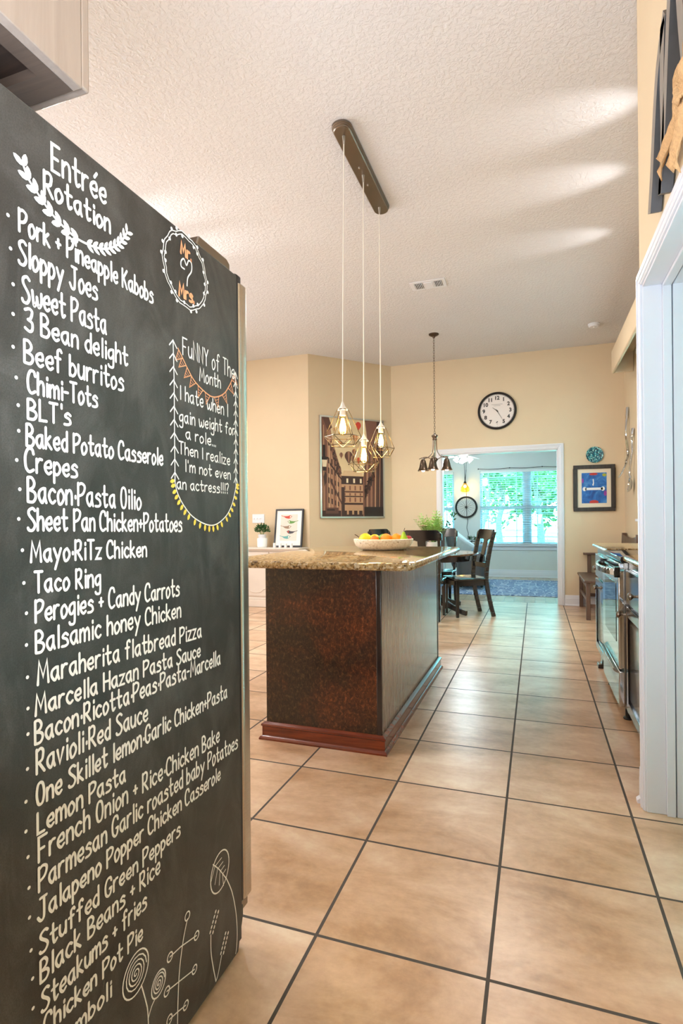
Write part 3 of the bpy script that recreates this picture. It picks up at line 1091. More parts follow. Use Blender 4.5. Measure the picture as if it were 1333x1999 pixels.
for st in ([(-.3319, .1968), (-.3912, .2144), (-.4286, .22)], [(-.341, .1262), (-.3959, .1429), (-.4398, .156)], [(-.3747, .0726), (-.4041, .0826), (-.4321, .0901)]):
    ribbon(mb, st, .0028)
    disc_c += [st[0], st[2]]
for p in disc_c + [(-.3661, .2647)]:
    ribbon(mb, ell(p[0], p[1], .009, .009, 0, 14), .003)
for cy, cz, r1, turns in ((-.533, .266, .036, 4), (-.466, .193, .022, 3)):
    ribbon(mb, ell(cy, cz, r1, r1 * 1.12, -.3), .003)
    sp = []
    for i in range(60):
        a = turns * 2 * PI * i / 60
        q = r1 * .85 * (1 - i / 62)
        sp.append((cy + q * math.cos(a), cz + q * 1.1 * math.sin(a)))
    ribbon(mb, sp, .0026)
ribbon(mb, path([(-.5183, .232), (-.5053, .1886), (-.4996, .1582), (-.4968, .08)]), .003)
ribbon(mb, path([(-.4764, .172), (-.4886, .1645), (-.4996, .1482)]), .003)
mb.build('flower_drawing', M['chalk'], fr, smooth=False)

# wall cabinet over the refrigerator
uc = thing('wall_cabinet', 'brown wall cabinet hung above the chalkboard refrigerator', 'cabinet', (-.65, -.76, 1.95))
UX, UY, UZ = -.205, -.602, 1.95
MB().box(UX - .02, UX, -.918, UY, UZ, 2.75).box(-1.1, -1.08, -.918, UY, UZ, 2.75).box(-1.1, UX, -.918, -.9, UZ, 2.75).box(-1.1, UX, -.918, UY, 2.73, 2.75).build('cabinet_box', M['cabinet_side'], uc, bevel=.002)
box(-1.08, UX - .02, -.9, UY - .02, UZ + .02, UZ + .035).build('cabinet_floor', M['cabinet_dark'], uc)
MB().box(-1.08, UX - .02, UY - .05, UY - .001, UZ + .001, UZ + .03).box(UX - .055, UX - .02, -.9, UY - .05, UZ + .001, UZ + .03).build('bottom_rail', M['cabinet_rail_shaded'], uc)
for x0, x1 in ((-1.1, -.655), (-.65, UX)):
    dd = MB().box(x0 + .003, x1 - .001, UY, UY + .02, UZ + .005, 2.745).build('door', M['cabinet_side'], uc, bevel=.004)
    hx = x1 - .04 if x1 < -.5 else x0 + .04
    MB().lathe([(.005, 0), (.005, .012), (.013, .02), (.012, .026), (.0, .03)], (hx, UY + .02, UZ + .08), 12, 'y').xf(Matrix.Identity(4)).build('knob', M['nickel'], dd)

# ------------------------------------------------------------------ island
isl = thing('kitchen_island', 'dark mahogany kitchen island cabinet with moulded base under granite top', 'kitchen island', (-.455, 2.03, 0))
IX0, IX1, IY0, IY1 = -.772, -.14, 1.205, 2.86
box(IX0 + .004, IX1 - .006, IY0 + .004, IY1 - .004, .0, .904).build('body', M['espresso'], isl)
box(IX0, IX1 - .022, IY0 - .002, IY0 + .01, .07, .904).build('end_panel', M['mahogany'], isl)
box(IX1 - .012, IX1 - .003, IY0 + .022, IY1 - .02, .07, .904).build('side_panel', M['island_side'], isl)
MB().box(IX1 - .026, IX1 + .001, IY0 - .004, IY0 + .02, .06, .904).build('corner_post', M['espresso'], isl, bevel=.004)
MB().box(IX1 - .026, IX1 + .001, IY1 - .022, IY1, .06, .904).build('corner_post', M['espresso'], isl, bevel=.004)
for (a, b) in (((IX0 - .004, IY0), (IX1 + .002, IY0)), ((IX1, IY0 - .002), (IX1, IY1)), ((IX0, IY1), (IX0, IY0 - .002))):
    a, b = Vector((*a, 0)), Vector((*b, 0))
    dd = (b - a).normalized()
    nrm = Vector((dd.y, -dd.x, 0))
    prof = [(0, 0), (.03, 0), (.03, .008), (.024, .016), (.016, .02), (.016, .066), (.022, .072), (.02, .08), (.008, .088), (0, .09)]
    a, b = a - dd * .03, b + dd * .03
    n = len(prof)
    k = MB()
    vs = []
    for e, sg in ((a, 1), (b, -1)):
        for u, z in prof:
            vs.append(e + dd * (.03 - u) * sg + nrm * u + Vector((0, 0, z)))
    k.add(vs, [tuple(range(n))[::-1], tuple(range(n, 2 * n))] + [(i, (i + 1) % n, n + (i + 1) % n, n + i) for i in range(n)])
    k.build('base_moulding', M['mahogany_red'], isl)
# doors on the hidden working side
for y0, y1 in ((1.24, 1.76), (1.78, 2.3), (2.32, 2.84)):
    dd = box(IX0 - .018, IX0 + .004, y0, y1, .12, .88).build('door', M['espresso'], isl, bevel=.004)
    MB().lathe([(.005, 0), (.005, .012), (.013, .02), (.0, .028)], (IX0 - .018, y1 - .05, .8), 12, 'x').xf(Matrix.Identity(4)).build('knob', M['nickel'], dd)
# granite slab with rounded nose
ct = MB()
prof = [(.012, .0), (.004, .004), (0, .014), (0, .022), (.004, .033), (.014, .038)]
outl = lambda ins: rrect(-1.06 + ins, .03 - ins, 1.135 + ins, 2.93 - ins, .07 - ins, 7, (1, 1, 1, 1))
n0 = len(outl(0))
vs, fs = [], []
for ins, z in prof:
    vs += [(x, y, .905 + z) for x, y in outl(ins)]
for i in range(len(prof) - 1):
    for k in range(n0):
        k2 = (k + 1) % n0
        fs.append((i * n0 + k, i * n0 + k2, (i + 1) * n0 + k2, (i + 1) * n0 + k))
fs.append(tuple(range(n0))[::-1])
fs.append(tuple((len(prof) - 1) * n0 + k for k in range(n0)))
ct.add(vs, fs)
o = ct.build('granite_countertop', M['granite'])
props(o, 'thick polished granite countertop with rounded corners covering the kitchen island', 'countertop')

# ------------------------------------------------------------------ fruit bowl
CT = .943
BX, BY = -.455, 2.42
b = MB().lathe([(.0, .0), (.145, .0), (.165, .004), (.2, .03), (.213, .06), (.215, .074), (.209, .078), (.203, .07), (.19, .035), (.155, .014), (.0, .012)], (BX, BY, CT), 40)
o = b.build('fruit_bowl', M['bowl'], angle=60)
props(o, 'low speckled cream stoneware bowl full of fruit on the granite countertop', 'bowl')


def fruit(name, label, cat, x, y, z, r, mat, kind='round', rot=0, group=None):
    t = thing(name, label, cat, (x, y, z), group)
    mb = MB()
    if kind == 'lemon':
        mb.lathe([(0.0005, -r * 1.45), (r * .16, -r * 1.38), (r * .3, -r * 1.2), (r * .72, -r * .8), (r * .96, -r * .3), (r, 0), (r * .95, r * .35), (r * .7, r * .82), (r * .3, r * 1.2), (0.0005, r * 1.3)], (0, 0, 0), 18, 'x')
    elif kind == 'pear':
        mb.lathe([(0.0005, -r), (r * .6, -r * .85), (r * .95, -r * .35), (r, 0), (r * .88, r * .45), (r * .6, r * .95), (r * .42, r * 1.4), (r * .3, r * 1.75), (0.0005, r * 1.9)], (0, 0, 0), 18)
    elif kind == 'apple':
        mb.lathe([(0.0005, -r * .78), (r * .3, -r * .88), (r * .75, -r * .68), (r, 0), (r * .92, r * .5), (r * .55, r * .86), (r * .2, r * .8), (0.0005, r * .66)], (0, 0, 0), 18)
    else:
        mb.ball((0, 0, 0), r, 18, 12, sz=.92)
    mb.xf(Matrix.Translation((x, y, z)) @ Matrix.Rotation(rot, 4, 'Z'))
    mb.build('skin', mat, t)
    if kind in ('pear', 'apple'):
        top = r * 1.85 if kind == 'pear' else r * .7
        MB().tube([(x, y, z + top - .004), (x + .003, y, z + top + .012), (x + .008, y, z + top + .026)], .0022, 6).build('stem', M['stem'], t)
    elif kind == 'lemon' and name == 'lemon' and rot > 2:
        MB().tube([(x - r * 1.25, y, z + .01), (x - r * 1.6, y - .005, z + .022), (x - r * 2.0, y, z + .03)], .003, 6).build('stem', M['stem'], t)
    else:
        MB().lathe([(.0005, .002), (.005, .0015), (.006, -.001)], (x, y, z + r * .92 - .001), 8).build('stem', M['stem'], t)
    return t


FG = 'fruit in the speckled bowl'
fruit('lemon', 'big lemon at the left end of the fruit bowl, twig still on it', 'lemon', BX - .125, BY - .03, CT + .078, .040, M['lemon'], 'lemon', 2.9, FG)
fruit('lemon', 'lemon lying between the twigged lemon and the small mandarin', 'lemon', BX - .085, BY + .07, CT + .072, .036, M['lemon'], 'lemon', .6, FG)
fruit('mandarin', 'small deep orange mandarin beside the lemons in the bowl', 'mandarin', BX - .048, BY - .06, CT + .074, .030, M['mandarin'], 'round', 0, FG)
fruit('lime', 'green lime peeping out behind the mandarin', 'lime', BX - .018, BY + .06, CT + .082, .028, M['lime'], 'lemon', .4, FG)
fruit('orange', 'orange in the middle of the fruit bowl, right of the mandarin', 'orange', BX + .028, BY - .03, CT + .078, .040, M['orange'], 'round', 0, FG)
fruit('orange', 'orange between the middle orange and the green pear', 'orange', BX + .1, BY - .01, CT + .078, .040, M['orange'], 'round', 0, FG)
fruit('orange', 'orange hidden low in the bowl behind the other two oranges', 'orange', BX + .06, BY + .085, CT + .066, .038, M['orange'], 'round', 0, FG)
fruit('pear', 'green pear standing at the right end of the fruit bowl', 'pear', BX + .155, BY - .02, CT + .07, .031, M['pear'], 'pear', 0, FG)
ap = fruit('apple', 'red apple at the right rim of the bowl beside the pear', 'apple', BX + .165, BY + .055, CT + .068, .034, M['apple'], 'apple', 0, FG)

# ------------------------------------------------------------------ three-light pendant over the island
PX = -.465
pd = thing('pendant_light', 'three geometric wire pendants hung on white cords from one long ceiling canopy', 'pendant light', (PX, 2.045, CZ))
stad = lambda r, e=0: [(PX + (r) * math.cos(R(a)), 2.475 + (r) * math.sin(R(a))) for a in range(0, 181, 15)] + [(PX + r * math.cos(R(a)), 1.62 + r * math.sin(R(a))) for a in range(180, 361, 15)]
cn = MB()
rings = [(.060, CZ), (.060, CZ - .012), (.056, CZ - .014), (.056, CZ - .022), (.052, CZ - .024), (.052, CZ - .032), (.047, CZ - .036)]
vs, fs = [], []
k = len(stad(.05))
for r_, z in rings:
    vs += [(x, y, z) for x, y in stad(r_)]
for i in range(len(rings) - 1):
    for q in range(k):
        fs.append((i * k + q, i * k + (q + 1) % k, (i + 1) * k + (q + 1) % k, (i + 1) * k + q))
fs += [tuple(range(k)), tuple((len(rings) - 1) * k + q for q in range(k))[::-1]]
cn.add(vs, fs)
can = cn.build('canopy', M['nickel'], pd, angle=25)
for y in (1.95, 2.14):
    MB().lathe([(.0005, -.012), (.005, -.01), (.006, -.005), (.006, 0)], (PX, y, CZ - .036), 10).build('screw', M['silver'], can)
for (y, ztop, zr, zw, zb, rw) in ((1.65, 1.849, 1.806, 1.645, 1.594, .108), (2.037, 1.715, 1.676, 1.528, 1.474, .1), (2.43, 1.864, 1.824, 1.671, 1.612, .096)):
    xx = PX - (.022 if y < 1.7 else .012 if y < 2.2 else 0.004)
    MB().lathe([(.004, -.05), (.006, -.045), (.008, -.02), (.01, 0)], (PX, y, CZ - .034), 10).build('cord_grip', M['silver'], pd)
    MB().tube([(PX, y, CZ - .07), (PX - (PX - xx) * .5, y, (CZ + ztop) / 2), (xx, y, ztop)], .0036, 8).build('cord', M['cord'], pd)
    MB().lathe([(.0045, ztop + .004), (.007, ztop - .004), (.016, zr + .016), (.03, zr + .002), (.03, zr - .004), (.022, zr - .006)], (xx, y, 0), 20).build('socket_cup', M['socket'], pd)
    MB().lathe([(.018, zr - .004), (.018, zr - .035), (.014, zr - .038)], (xx, y, 0), 16).build('lamp_holder', M['socket'], pd)
    cg = MB()
    a0 = {1.65: .35, 2.037: .05, 2.43: .2}[y]
    P6 = lambda r_, z, off=0: [(xx + r_ * math.cos(a0 + off + q * PI / 3), y + r_ * math.sin(a0 + off + q * PI / 3), z) for q in range(6)]
    top, mid, bot = P6(.032, zr), P6(rw, zw), P6(rw * .72, zb, PI / 6)
    wr = .0021
    for ring in (top, mid, bot):
        for q in range(6):
            cg.tube([ring[q], ring[(q + 1) % 6]], wr, 6)
    for q in range(6):
        cg.tube([top[q], mid[q]], wr, 6)
        cg.tube([mid[q], bot[q]], wr, 6)
        cg.tube([mid[(q + 1) % 6], bot[q]], wr, 6)
    cg.build('wire_cage', M['cage'], pd)
    bb = MB().lathe([(.014, zr - .038), (.015, zr - .05), (.022, zr - .075), (.03, zr - .105), (.032, zr - .12), (.028, zr - .138), (.016, zr - .15), (.0005, zr - .153)], (xx, y, 0), 20).build('bulb', M['bulb'], pd)
    fl = MB()
    for q in range(6):
        a = q * PI / 3
        fl.tube([(xx + .005 * math.cos(a), y + .005 * math.sin(a), zr - .052), (xx + .014 * math.cos(a), y + .014 * math.sin(a), zr - .09), (xx + .007 * math.cos(a), y + .007 * math.sin(a), zr - .128)], .0034, 6)
    fl.build('filament', M['filament'], bb)
    glow('pendant_bulb_light', (xx, y, zr - .1), 9, (1, .8, .52), .03)

# ------------------------------------------------------------------ chandelier over the table
TX, TY = -.585, 5.35
ch = thing('chandelier', 'small three-arm bronze chandelier with bell shades hanging on a chain over the dining table', 'chandelier', (TX, TY, CZ))
MB().lathe([(.062, CZ), (.06, CZ - .012), (.04, CZ - .024), (.02, CZ - .032), (.012, CZ - .05), (.0005, CZ - .055)], (TX, TY, 0), 24).build('canopy', M['bronze'], ch)
cn = MB()
z = CZ - .05
i = 0
while z > 2.235:
    pts = []
    for q in range(12):
        a = 2 * PI * q / 12
        u, v_ = .009 * math.cos(a), .019 * math.sin(a)
        pts.append((TX + (u if i % 2 else 0), TY + (0 if i % 2 else u), z - .016 + v_))
    cn.tube(pts, .0023, 5, closed=True)
    z -= .031
    i += 1
cn.build('chain', M['bronze'], ch)
MB().lathe([(.0005, 2.235), (.012, 2.23), (.014, 2.215), (.036, 2.205), (.04, 2.19), (.03, 2.18), (.022, 2.165), (.03, 2.15), (.02, 2.14), (.0005, 2.138)], (TX, TY, 0), 20).build('top_cap', M['nickel'], ch)
MB().tube([(TX, TY, 2.15), (TX, TY, 1.9)], .009, 10).build('stem', M['nickel'], ch)
MB().lathe([(.0005, 1.93), (.02, 1.925), (.036, 1.912), (.04, 1.9), (.026, 1.885), (.018, 1.86), (.024, 1.85), (.016, 1.838), (.0005, 1.832)], (TX, TY, 0), 20).build('hub', M['bronze'], ch)
MB().tube([(TX + .017 * math.cos(2 * PI * q / 14), TY, 1.815 + .017 * math.sin(2 * PI * q / 14)) for q in range(14)], .003, 6, closed=True).build('pull_ring', M['nickel'], ch)
for q in range(3):
    a = R(-5 + 120 * q) if q else R(5)
    a = (R(0), R(180), R(-92))[q]
    dx, dy = math.cos(a), math.sin(a)
    P = lambda r_, z: (TX + dx * r_, TY + dy * r_, z)
    ra = .145 if q < 2 else .12
    MB().tube(crom([P(.02, 2.16), P(.022, 2.08), P(.032, 2.0), P(.075, 1.94), P(.12, 1.925), P(ra, 1.915)], 6), .006, 8).build('arm', M['nickel'], ch)
    MB().tube(crom([P(.025, 1.9), P(.07, 1.925), P(.11, 1.938), P(ra + .02, 1.93), P(ra + .05, 1.918)], 6), .005, 8).build('arm_scroll', M['nickel'], ch)
    sh = MB().lathe([(.018, 1.91), (.024, 1.905), (.032, 1.89), (.042, 1.85), (.05, 1.81), (.06, 1.785), (.072, 1.768), (.070, 1.767), (.057, 1.785), (.047, 1.81), (.039, 1.85), (.029, 1.888), (.016, 1.905)], P(ra, 0), 24).build('lamp_shade', M['bronze'], ch, angle=60)
    MB().lathe([(.0005, 1.935), (.016, 1.93), (.022, 1.905), (.014, 1.9)], P(ra, 0), 16).build('shade_cap', M['nickel'], sh)
    MB().ball(P(ra, 1.785), .026, 14, 10).build('bulb', M['lamp_glow'], sh)
    glow('chandelier_bulb_light', P(ra, 1.75), 5, (1, .84, .62), .025)

# ------------------------------------------------------------------ ceiling pieces
vt = thing('ceiling_vent', 'small white rectangular air vent in the ceiling', 'vent', (-.385, 3.91, CZ))
MB().box(-.555, -.215, 3.815, 4.005, CZ - .008, CZ).build('frame', M['white'], vt, bevel=.003)
for x0 in (-.50, -.36 + .0, -.335 + .03):
    pass
for x0, x1 in ((-.515, -.435), (-.325, -.25)):
    MB().box(x0, x1, 3.85, 3.97, CZ - .0095, CZ - .0075).build('opening', M['ink'], vt)
    s = MB()
    for q in range(5):
        xx = x0 + (x1 - x0) * (q + .5) / 5
        s.bar((xx, 3.85, CZ - .011), (xx, 3.97, CZ - .011), .006, .004, (.5, 0, 1))
    s.build('slats', M['white'], vt, smooth=False)
MB().box(-.42, -.34, 3.85, 3.97, CZ - .013, CZ - .007).build('middle_plate', M['white'], vt, bevel=.002)
sd = thing('smoke_detector', 'round white smoke detector on the ceiling near the right wall', 'smoke detector', (1.245, 5.68, CZ))
MB().lathe([(.066, CZ), (.066, CZ - .012), (.062, CZ - .014), (.058, CZ - .032), (.05, CZ - .038), (.0005, CZ - .039)], (1.245, 5.68, 0), 28).build('housing', M['white'], sd)
MB().lathe([(.0005, CZ - .043), (.012, CZ - .042), (.013, CZ - .037)], (1.245, 5.68, 0), 14).build('test_button', M['blind'], sd)

# ------------------------------------------------------------------ wall clock
KX, KZ = .085, 2.672
ck = thing('wall_clock', 'round black-rimmed wall clock with white face above the wide doorway', 'clock', (KX, YF, KZ))
MB().lathe([(.23, .0), (.256, .0), (.262, .012), (.258, .028), (.246, .036), (.236, .03), (.229, .018), (.23, 0)], (KX, YF, KZ), 56, 'y', cap=False).build('rim', M['black'], ck)
MB().lathe([(.24, .004), (.232, .012), (.0005, .012)], (KX, YF, KZ), 48, 'y').build('dial', M['clock_face'], ck)
mk = MB()
for q in range(60):
    a = q * PI / 30
    r1, r2 = (.21, .222) if q % 5 == 0 else (.215, .221)
    p1 = (KX + math.sin(a) * r1, YF - .0135, KZ + math.cos(a) * r1)
    p2 = (KX + math.sin(a) * r2, YF - .0135, KZ + math.cos(a) * r2)
    mk.bar(p1, p2, .004 if q % 5 == 0 else .002, .001, (0, 1, 0))
mk.tube([(KX + .224 * math.cos(2 * PI * q / 60), YF - .0125, KZ + .224 * math.sin(2 * PI * q / 60)) for q in range(60)], .0012, 4, closed=True)
mk.build('minute_marks', M['ink'], ck, smooth=False)


def text_mesh(name, s, loc, size, mat, parent, axis='y', face=-1, depth=.0012, font_scale=(1, 1), bold=0):
    cu = bpy.data.curves.new(name, 'FONT')
    cu.body = s
    cu.size = size
    cu.align_x = 'CENTER'
    cu.align_y = 'CENTER'
    cu.extrude = depth / 2
    cu.offset = bold
    to = bpy.data.objects.new(name, cu)
    COL.objects.link(to)
    dg = bpy.context.evaluated_depsgraph_get()
    me = bpy.data.meshes.new_from_object(to.evaluated_get(dg))
    bpy.data.objects.remove(to)
    bpy.data.curves.remove(cu)
    off = Vector(loc) - ORIG[parent.name]
    for v_ in me.vertices:
        x, y = v_.co.x * font_scale[0], v_.co.y * font_scale[1]
        v_.co = off + (Vector((x, -v_.co.z, y)) if axis == 'y' else Vector((-v_.co.z, -x, y)))
    me.materials.clear()
    me.materials.append(mat)
    o = bpy.data.objects.new(name, me)
    COL.objects.link(o)
    o.parent = parent
    ORIG[o.name] = ORIG[parent.name]
    return o


for q in range(1, 13):
    a = q * PI / 6
    text_mesh('numeral', str(q), (KX + math.sin(a) * .178, YF - .013, KZ + math.cos(a) * .176), .07, M['ink'], ck, bold=.003)
mk = MB()
for q, wd in enumerate((.075, .045)):
    mk.box(KX - wd, KX + wd, YF - .0135, YF - .0125, KZ + .088 - q * .018, KZ + .091 - q * .018)
mk.build('dial_line', M['ink'], ck, smooth=False)
# hands: short one up to the left, long one down to the right
for nm, a, ln, wd in (('hour_hand', R(-52), .075, .011), ('minute_hand', R(150), .13, .008)):
    mb = MB()
    dx, dz = math.sin(a), math.cos(a)
    mb.bar((KX - dx * .02, YF - .017, KZ - dz * .02), (KX + dx * ln, YF - .017, KZ + dz * ln), wd, .0015, (0, 1, 0), wd * .35)
    mb.build(nm, M['ink'], ck, smooth=False)
MB().lathe([(.009, .012), (.009, .019), (.0005, .02)], (KX, YF, KZ), 14, 'y').build('pivot', M['ink'], ck)
MB().lathe([(.0005, .0215), (.234, .0215), (.234, .0235), (.0005, .0245)], (KX, YF, KZ), 40, 'y').build('cover_glass', M['clear_glass'], ck)

# ------------------------------------------------------------------ teal plate and framed picture on the far wall
o = MB().lathe([(.0005, .006), (.06, .006), (.09, .016), (.104, .022), (.106, .019), (.09, .008), (.06, .0), (.0005, .0)], (1.318, YF, 2.0), 36, 'y').build('wall_plate', M['teal'])
props(o, 'round teal mosaic plate on the wall above the dark framed blue picture', 'plate')


def picture(name, label, x0, x1, z0, z1, fw, mf, mat_w, mp, y=YF, depth=.025, group=None):
    t = thing(name, label, 'picture', ((x0 + x1) / 2, y, z0), group)
    f = MB()
    f.box(x0, x1, y - depth, y - .001, z0, z0 + fw).box(x0, x1, y - depth, y - .001, z1 - fw, z1).box(x0, x0 + fw, y - depth, y - .001, z0 + fw, z1 - fw).box(x1 - fw, x1, y - depth, y - .001, z0 + fw, z1 - fw)
    f.build('frame', mf, t, bevel=.004)
    box(x0 + fw * .8, x1 - fw * .8, y - depth * .5, y - .003, z0 + fw * .8, z1 - fw * .8).build('mat_board', mp, t)
    return t


M['rustic_black'] = wood('rustic_black_frame', '201d1b', '463f3a', .55, 2, 0, 2)
bp = picture('framed_picture', 'dark wood framed blue abstract picture on the wall below the teal plate', 1.056, 1.558, 1.256, 1.866, .05, M['rustic_black'], .05, simple('cream_mat_board', 'e3d8c4', .8, var=.02), depth=.03)
ax0, ax1, az0, az1 = 1.157, 1.457, 1.362, 1.763
yy = YF - .0155


def art_rect(mb, x0, x1, z0, z1, y):
    mb.add([(x0, y, z0), (x1, y, z0), (x1, y, z1), (x0, y, z1)], [(0, 1, 2, 3)])


t = NT('blue_brushed_paint')
t.base(t.ramp(t.noise(t.coord((1, 1, .6)), 9, 4, .6, 1.2), [(.3, '123f86'), (.5, '1f67b8'), (.7, '5b9ad2')]))
t.b.inputs['Roughness'].default_value = .5
mb = MB().box(ax0, ax1, yy - .001, yy + .001, az0, az1)
art = mb.build('artwork', t.m, bp)
PC = ('b8362e', '8e3a9a', 'a6b23c', 'e8eef2')
for (cx_, cz_, rx_, rz_, c_) in ((1.30, 1.745, .05, .016, 0), (1.305, 1.375, .055, .028, 0), (1.44, 1.49, .018, .035, 1), (1.17, 1.66, .012, .03, 1), (1.43, 1.73, .025, .02, 2)):
    mb = MB()
    mb.prism([(min(ax1, max(ax0, cx_ + rx_ * math.cos(2 * PI * q / 20))), min(az1, max(az0, cz_ + rz_ * math.sin(2 * PI * q / 20)))) for q in range(20)], 'y', yy - .0018, yy - .001)
    mb.build('paint_patch', flat(PC[c_]), art, smooth=False)
mb = MB()
mb.box(1.2, 1.41, yy - .0022, yy - .001, 1.535, 1.567).prism([(1.192 + .024 * math.cos(2 * PI * q / 12), 1.551 + .028 * math.sin(2 * PI * q / 12)) for q in range(12)], 'y', yy - .0022, yy - .001)
mb.prism([(1.412 + .024 * math.cos(2 * PI * q / 12), 1.551 + .028 * math.sin(2 * PI * q / 12)) for q in range(12)], 'y', yy - .0022, yy - .001)
mb.prism([(1.285, 1.6), (1.3, 1.59), (1.306, 1.62), (1.302, 1.68), (1.29, 1.68), (1.294, 1.63)], 'y', yy - .0022, yy - .001)
mb.build('white_brushwork', flat('e8eef2'), art, smooth=False)

# ------------------------------------------------------------------ large street print on the angled wall
A0 = Vector((-2.34, 5.52, 0))
dA = (Vector((-1.43, 6.52, 0)) - A0).normalized()
nA = Vector((dA.y, -dA.x, 0))
pr_ = thing('framed_print', 'large silver framed sepia street print with hot air balloons on the angled wall', 'picture', tuple(A0 + dA * .68 + Vector((0, 0, 1.2))))
MA = Matrix(((dA.x, -nA.x, 0, A0.x), (dA.y, -nA.y, 0, A0.y), (0, 0, 1, 0), (0, 0, 0, 1)))   # local x along the wall, local -y out of it
u0_, u1_, v0_, v1_ = .16, 1.205, 1.2, 2.625
f = MB()
fw = .022
f.box(u0_, u1_, -.03, -.001, v0_, v0_ + fw).box(u0_, u1_, -.03, -.001, v1_ - fw, v1_).box(u0_, u0_ + fw, -.03, -.001, v0_, v1_).box(u1_ - fw, u1_, -.03, -.001, v0_, v1_)
f.xf(MA).build('frame', M['silver'], pr_, bevel=.003)
a0_, a1_, b0_, b1_ = u0_ + fw, u1_ - fw, v0_ + fw, v1_ - fw
AW, AH = a1_ - a0_, b1_ - b0_
sepia = MB().box(a0_, a1_, -.02, -.003, b0_, b1_).xf(MA).build('print_sheet', simple('sepia_sky_print', 'd9c39a', .45, var=.05, vscale=5), pr_)
pal = ['3a2420', '5a3a30', '7a5242', '9a7058', 'b8906e', 'd0b08a', '241614', 'c8402c', 'c07a44', 'e2d2b4']
ar = MB()
lay = [0]


def ap(poly, c):
    lay[0] += 1
    ar.mi = c
    h = -.0201 - lay[0] * .00002
    ar.add([(a0_ + u * AW, h, b0_ + v_ * AH) for u, v_ in poly], [tuple(range(len(poly)))])


def ar_(u0, u1, v0, v1, c):
    ap([(u0, v0), (u1, v0), (u1, v1), (u0, v1)], c)


rnd = random.Random(3)
# street end house
ar_(.3, .68, 0, .34, 4)
ar_(.3, .68, .34, .4, 1)
ap([(.31, .4), (.67, .4), (.63, .47), (.35, .47)], 5)
ar_(.31, .67, .33, .415, 0)
for q in range(3):
    ar_(.39 + q * .11, .42 + q * .11, .345, .39, 9)
ar_(.3, .68, .245, .262, 1)
ar_(.3, .68, .2, .212, 0)
for rr_ in ((.27, .315), (.15, .195), (.215, .24)):
    for q in range(4):
        ar_(.35 + q * .085, .375 + q * .085, rr_[0], rr_[1], 2)
ar_(.3, .68, .12, .14, 0)
for q in range(4):
    ar_(.34 + q * .085, .395 + q * .085, .0, .06, 0)
ar_(.3, .68, 0, .02, 0)
ar_(.3, .36, .02, .3, 0)
# left and right facades receding to the middle
ap([(0, 0), (.31, 0), (.31, .47), (.24, .62), (.17, .78), (.12, 1), (0, 1)], 3)
ap([(0, 0), (.08, 0), (.08, 1), (0, 1)], 2)
ap([(.02, 1), (.12, 1), (.17, .9), (.1, .86)], 1)
ap([(1, 0), (.66, 0), (.66, .38), (.72, .6), (.74, .8), (.7, 1), (1, 1)], 2)
ap([(1, 0), (.88, 0), (.9, 1), (1, 1)], 0)
for q in range(9):
    u = .69 + q * .034
    ap([(u, .0), (u + .012, .0), (u + .014 + .004 * q, .62 + .04 * q), (u + .004 * q, .62 + .04 * q)], (0, 4, 1, 3)[q % 4])
for q in range(7):
    u = .03 + q * .042
    h = .92 - q * .07
    ap([(u, .05), (u + .012, .05), (u + .012, h), (u, h)], (4, 1, 5)[q % 3])
for q in range(26):
    t_ = q / 25
    ap([(.14 + .15 * t_ + rnd.uniform(-.02, .02) + .025 * math.cos(2 * PI * k / 7), .74 - .3 * t_ + rnd.uniform(-.03, .03) + .02 * math.sin(2 * PI * k / 7)) for k in range(7)], (0, 1, 2)[q % 3])
for q in range(22):
    t_ = q / 21
    ap([(.69 + .12 * t_ + rnd.uniform(-.02, .05) + .022 * math.cos(2 * PI * k / 7), .24 + .2 * t_ + rnd.uniform(-.05, .05) + .024 * math.sin(2 * PI * k / 7)) for k in range(7)], (6, 0, 1)[q % 3])
ap([(.13, .35), (.31, .12), (.31, .15), (.13, .4)], 1)
ap([(.13, .52), (.31, .37), (.31, .39), (.13, .55)], 0)
for q in range(5):
    for k in range(4):
        u = .1 + k * .05
        ap([(u, .14 + q * .1 - k * .01), (u + .02, .13 + q * .1 - k * .01), (u + .02, .19 + q * .1 - k * .015), (u, .2 + q * .1 - k * .015)], 0)
ar_(0, .3, 0, .06, 0)
ar_(.06, .26, .03, .09, 1)
ar_(.08, .2, .06, .075, 6)
ar_(.68, 1, 0, .1, 6)
# street lamp on the left
ar_(.02, .06, .58, .72, 6)
ar_(0, .1, .58, .6, 6)
ap([(.015, .5), (.075, .5), (.085, .57), (.005, .57)], 9)
ap([(0, .57), (.09, .57), (.06, .61), (.03, .61)], 6)
ar_(.02, .07, .46, .5, 6)
ap([(.04, .3), (.07, .34), (.08, .42), (.05, .46), (.03, .4)], 0)


def balloon(u, v_, r_, c, c2):
    k_ = AW / AH
    ap([(u + r_ * math.cos(2 * PI * q / 18), v_ + r_ * k_ * math.sin(2 * PI * q / 18) * 1.05) for q in range(18)], c)
    ap([(u - r_ * .8, v_ - r_ * k_ * .6), (u + r_ * .8, v_ - r_ * k_ * .6), (u + r_ * .2, v_ - r_ * k_ * 1.5), (u - r_ * .2, v_ - r_ * k_ * 1.5)], c)
    ap([(u - r_ * .3, v_ + r_ * k_), (u + r_ * .3, v_ + r_ * k_), (u + r_ * .12, v_ - r_ * k_ * 1.4), (u - r_ * .12, v_ - r_ * k_ * 1.4)], c2)
    ar_(u - r_ * .15, u + r_ * .15, v_ - r_ * k_ * 1.95, v_ - r_ * k_ * 1.65, 1)


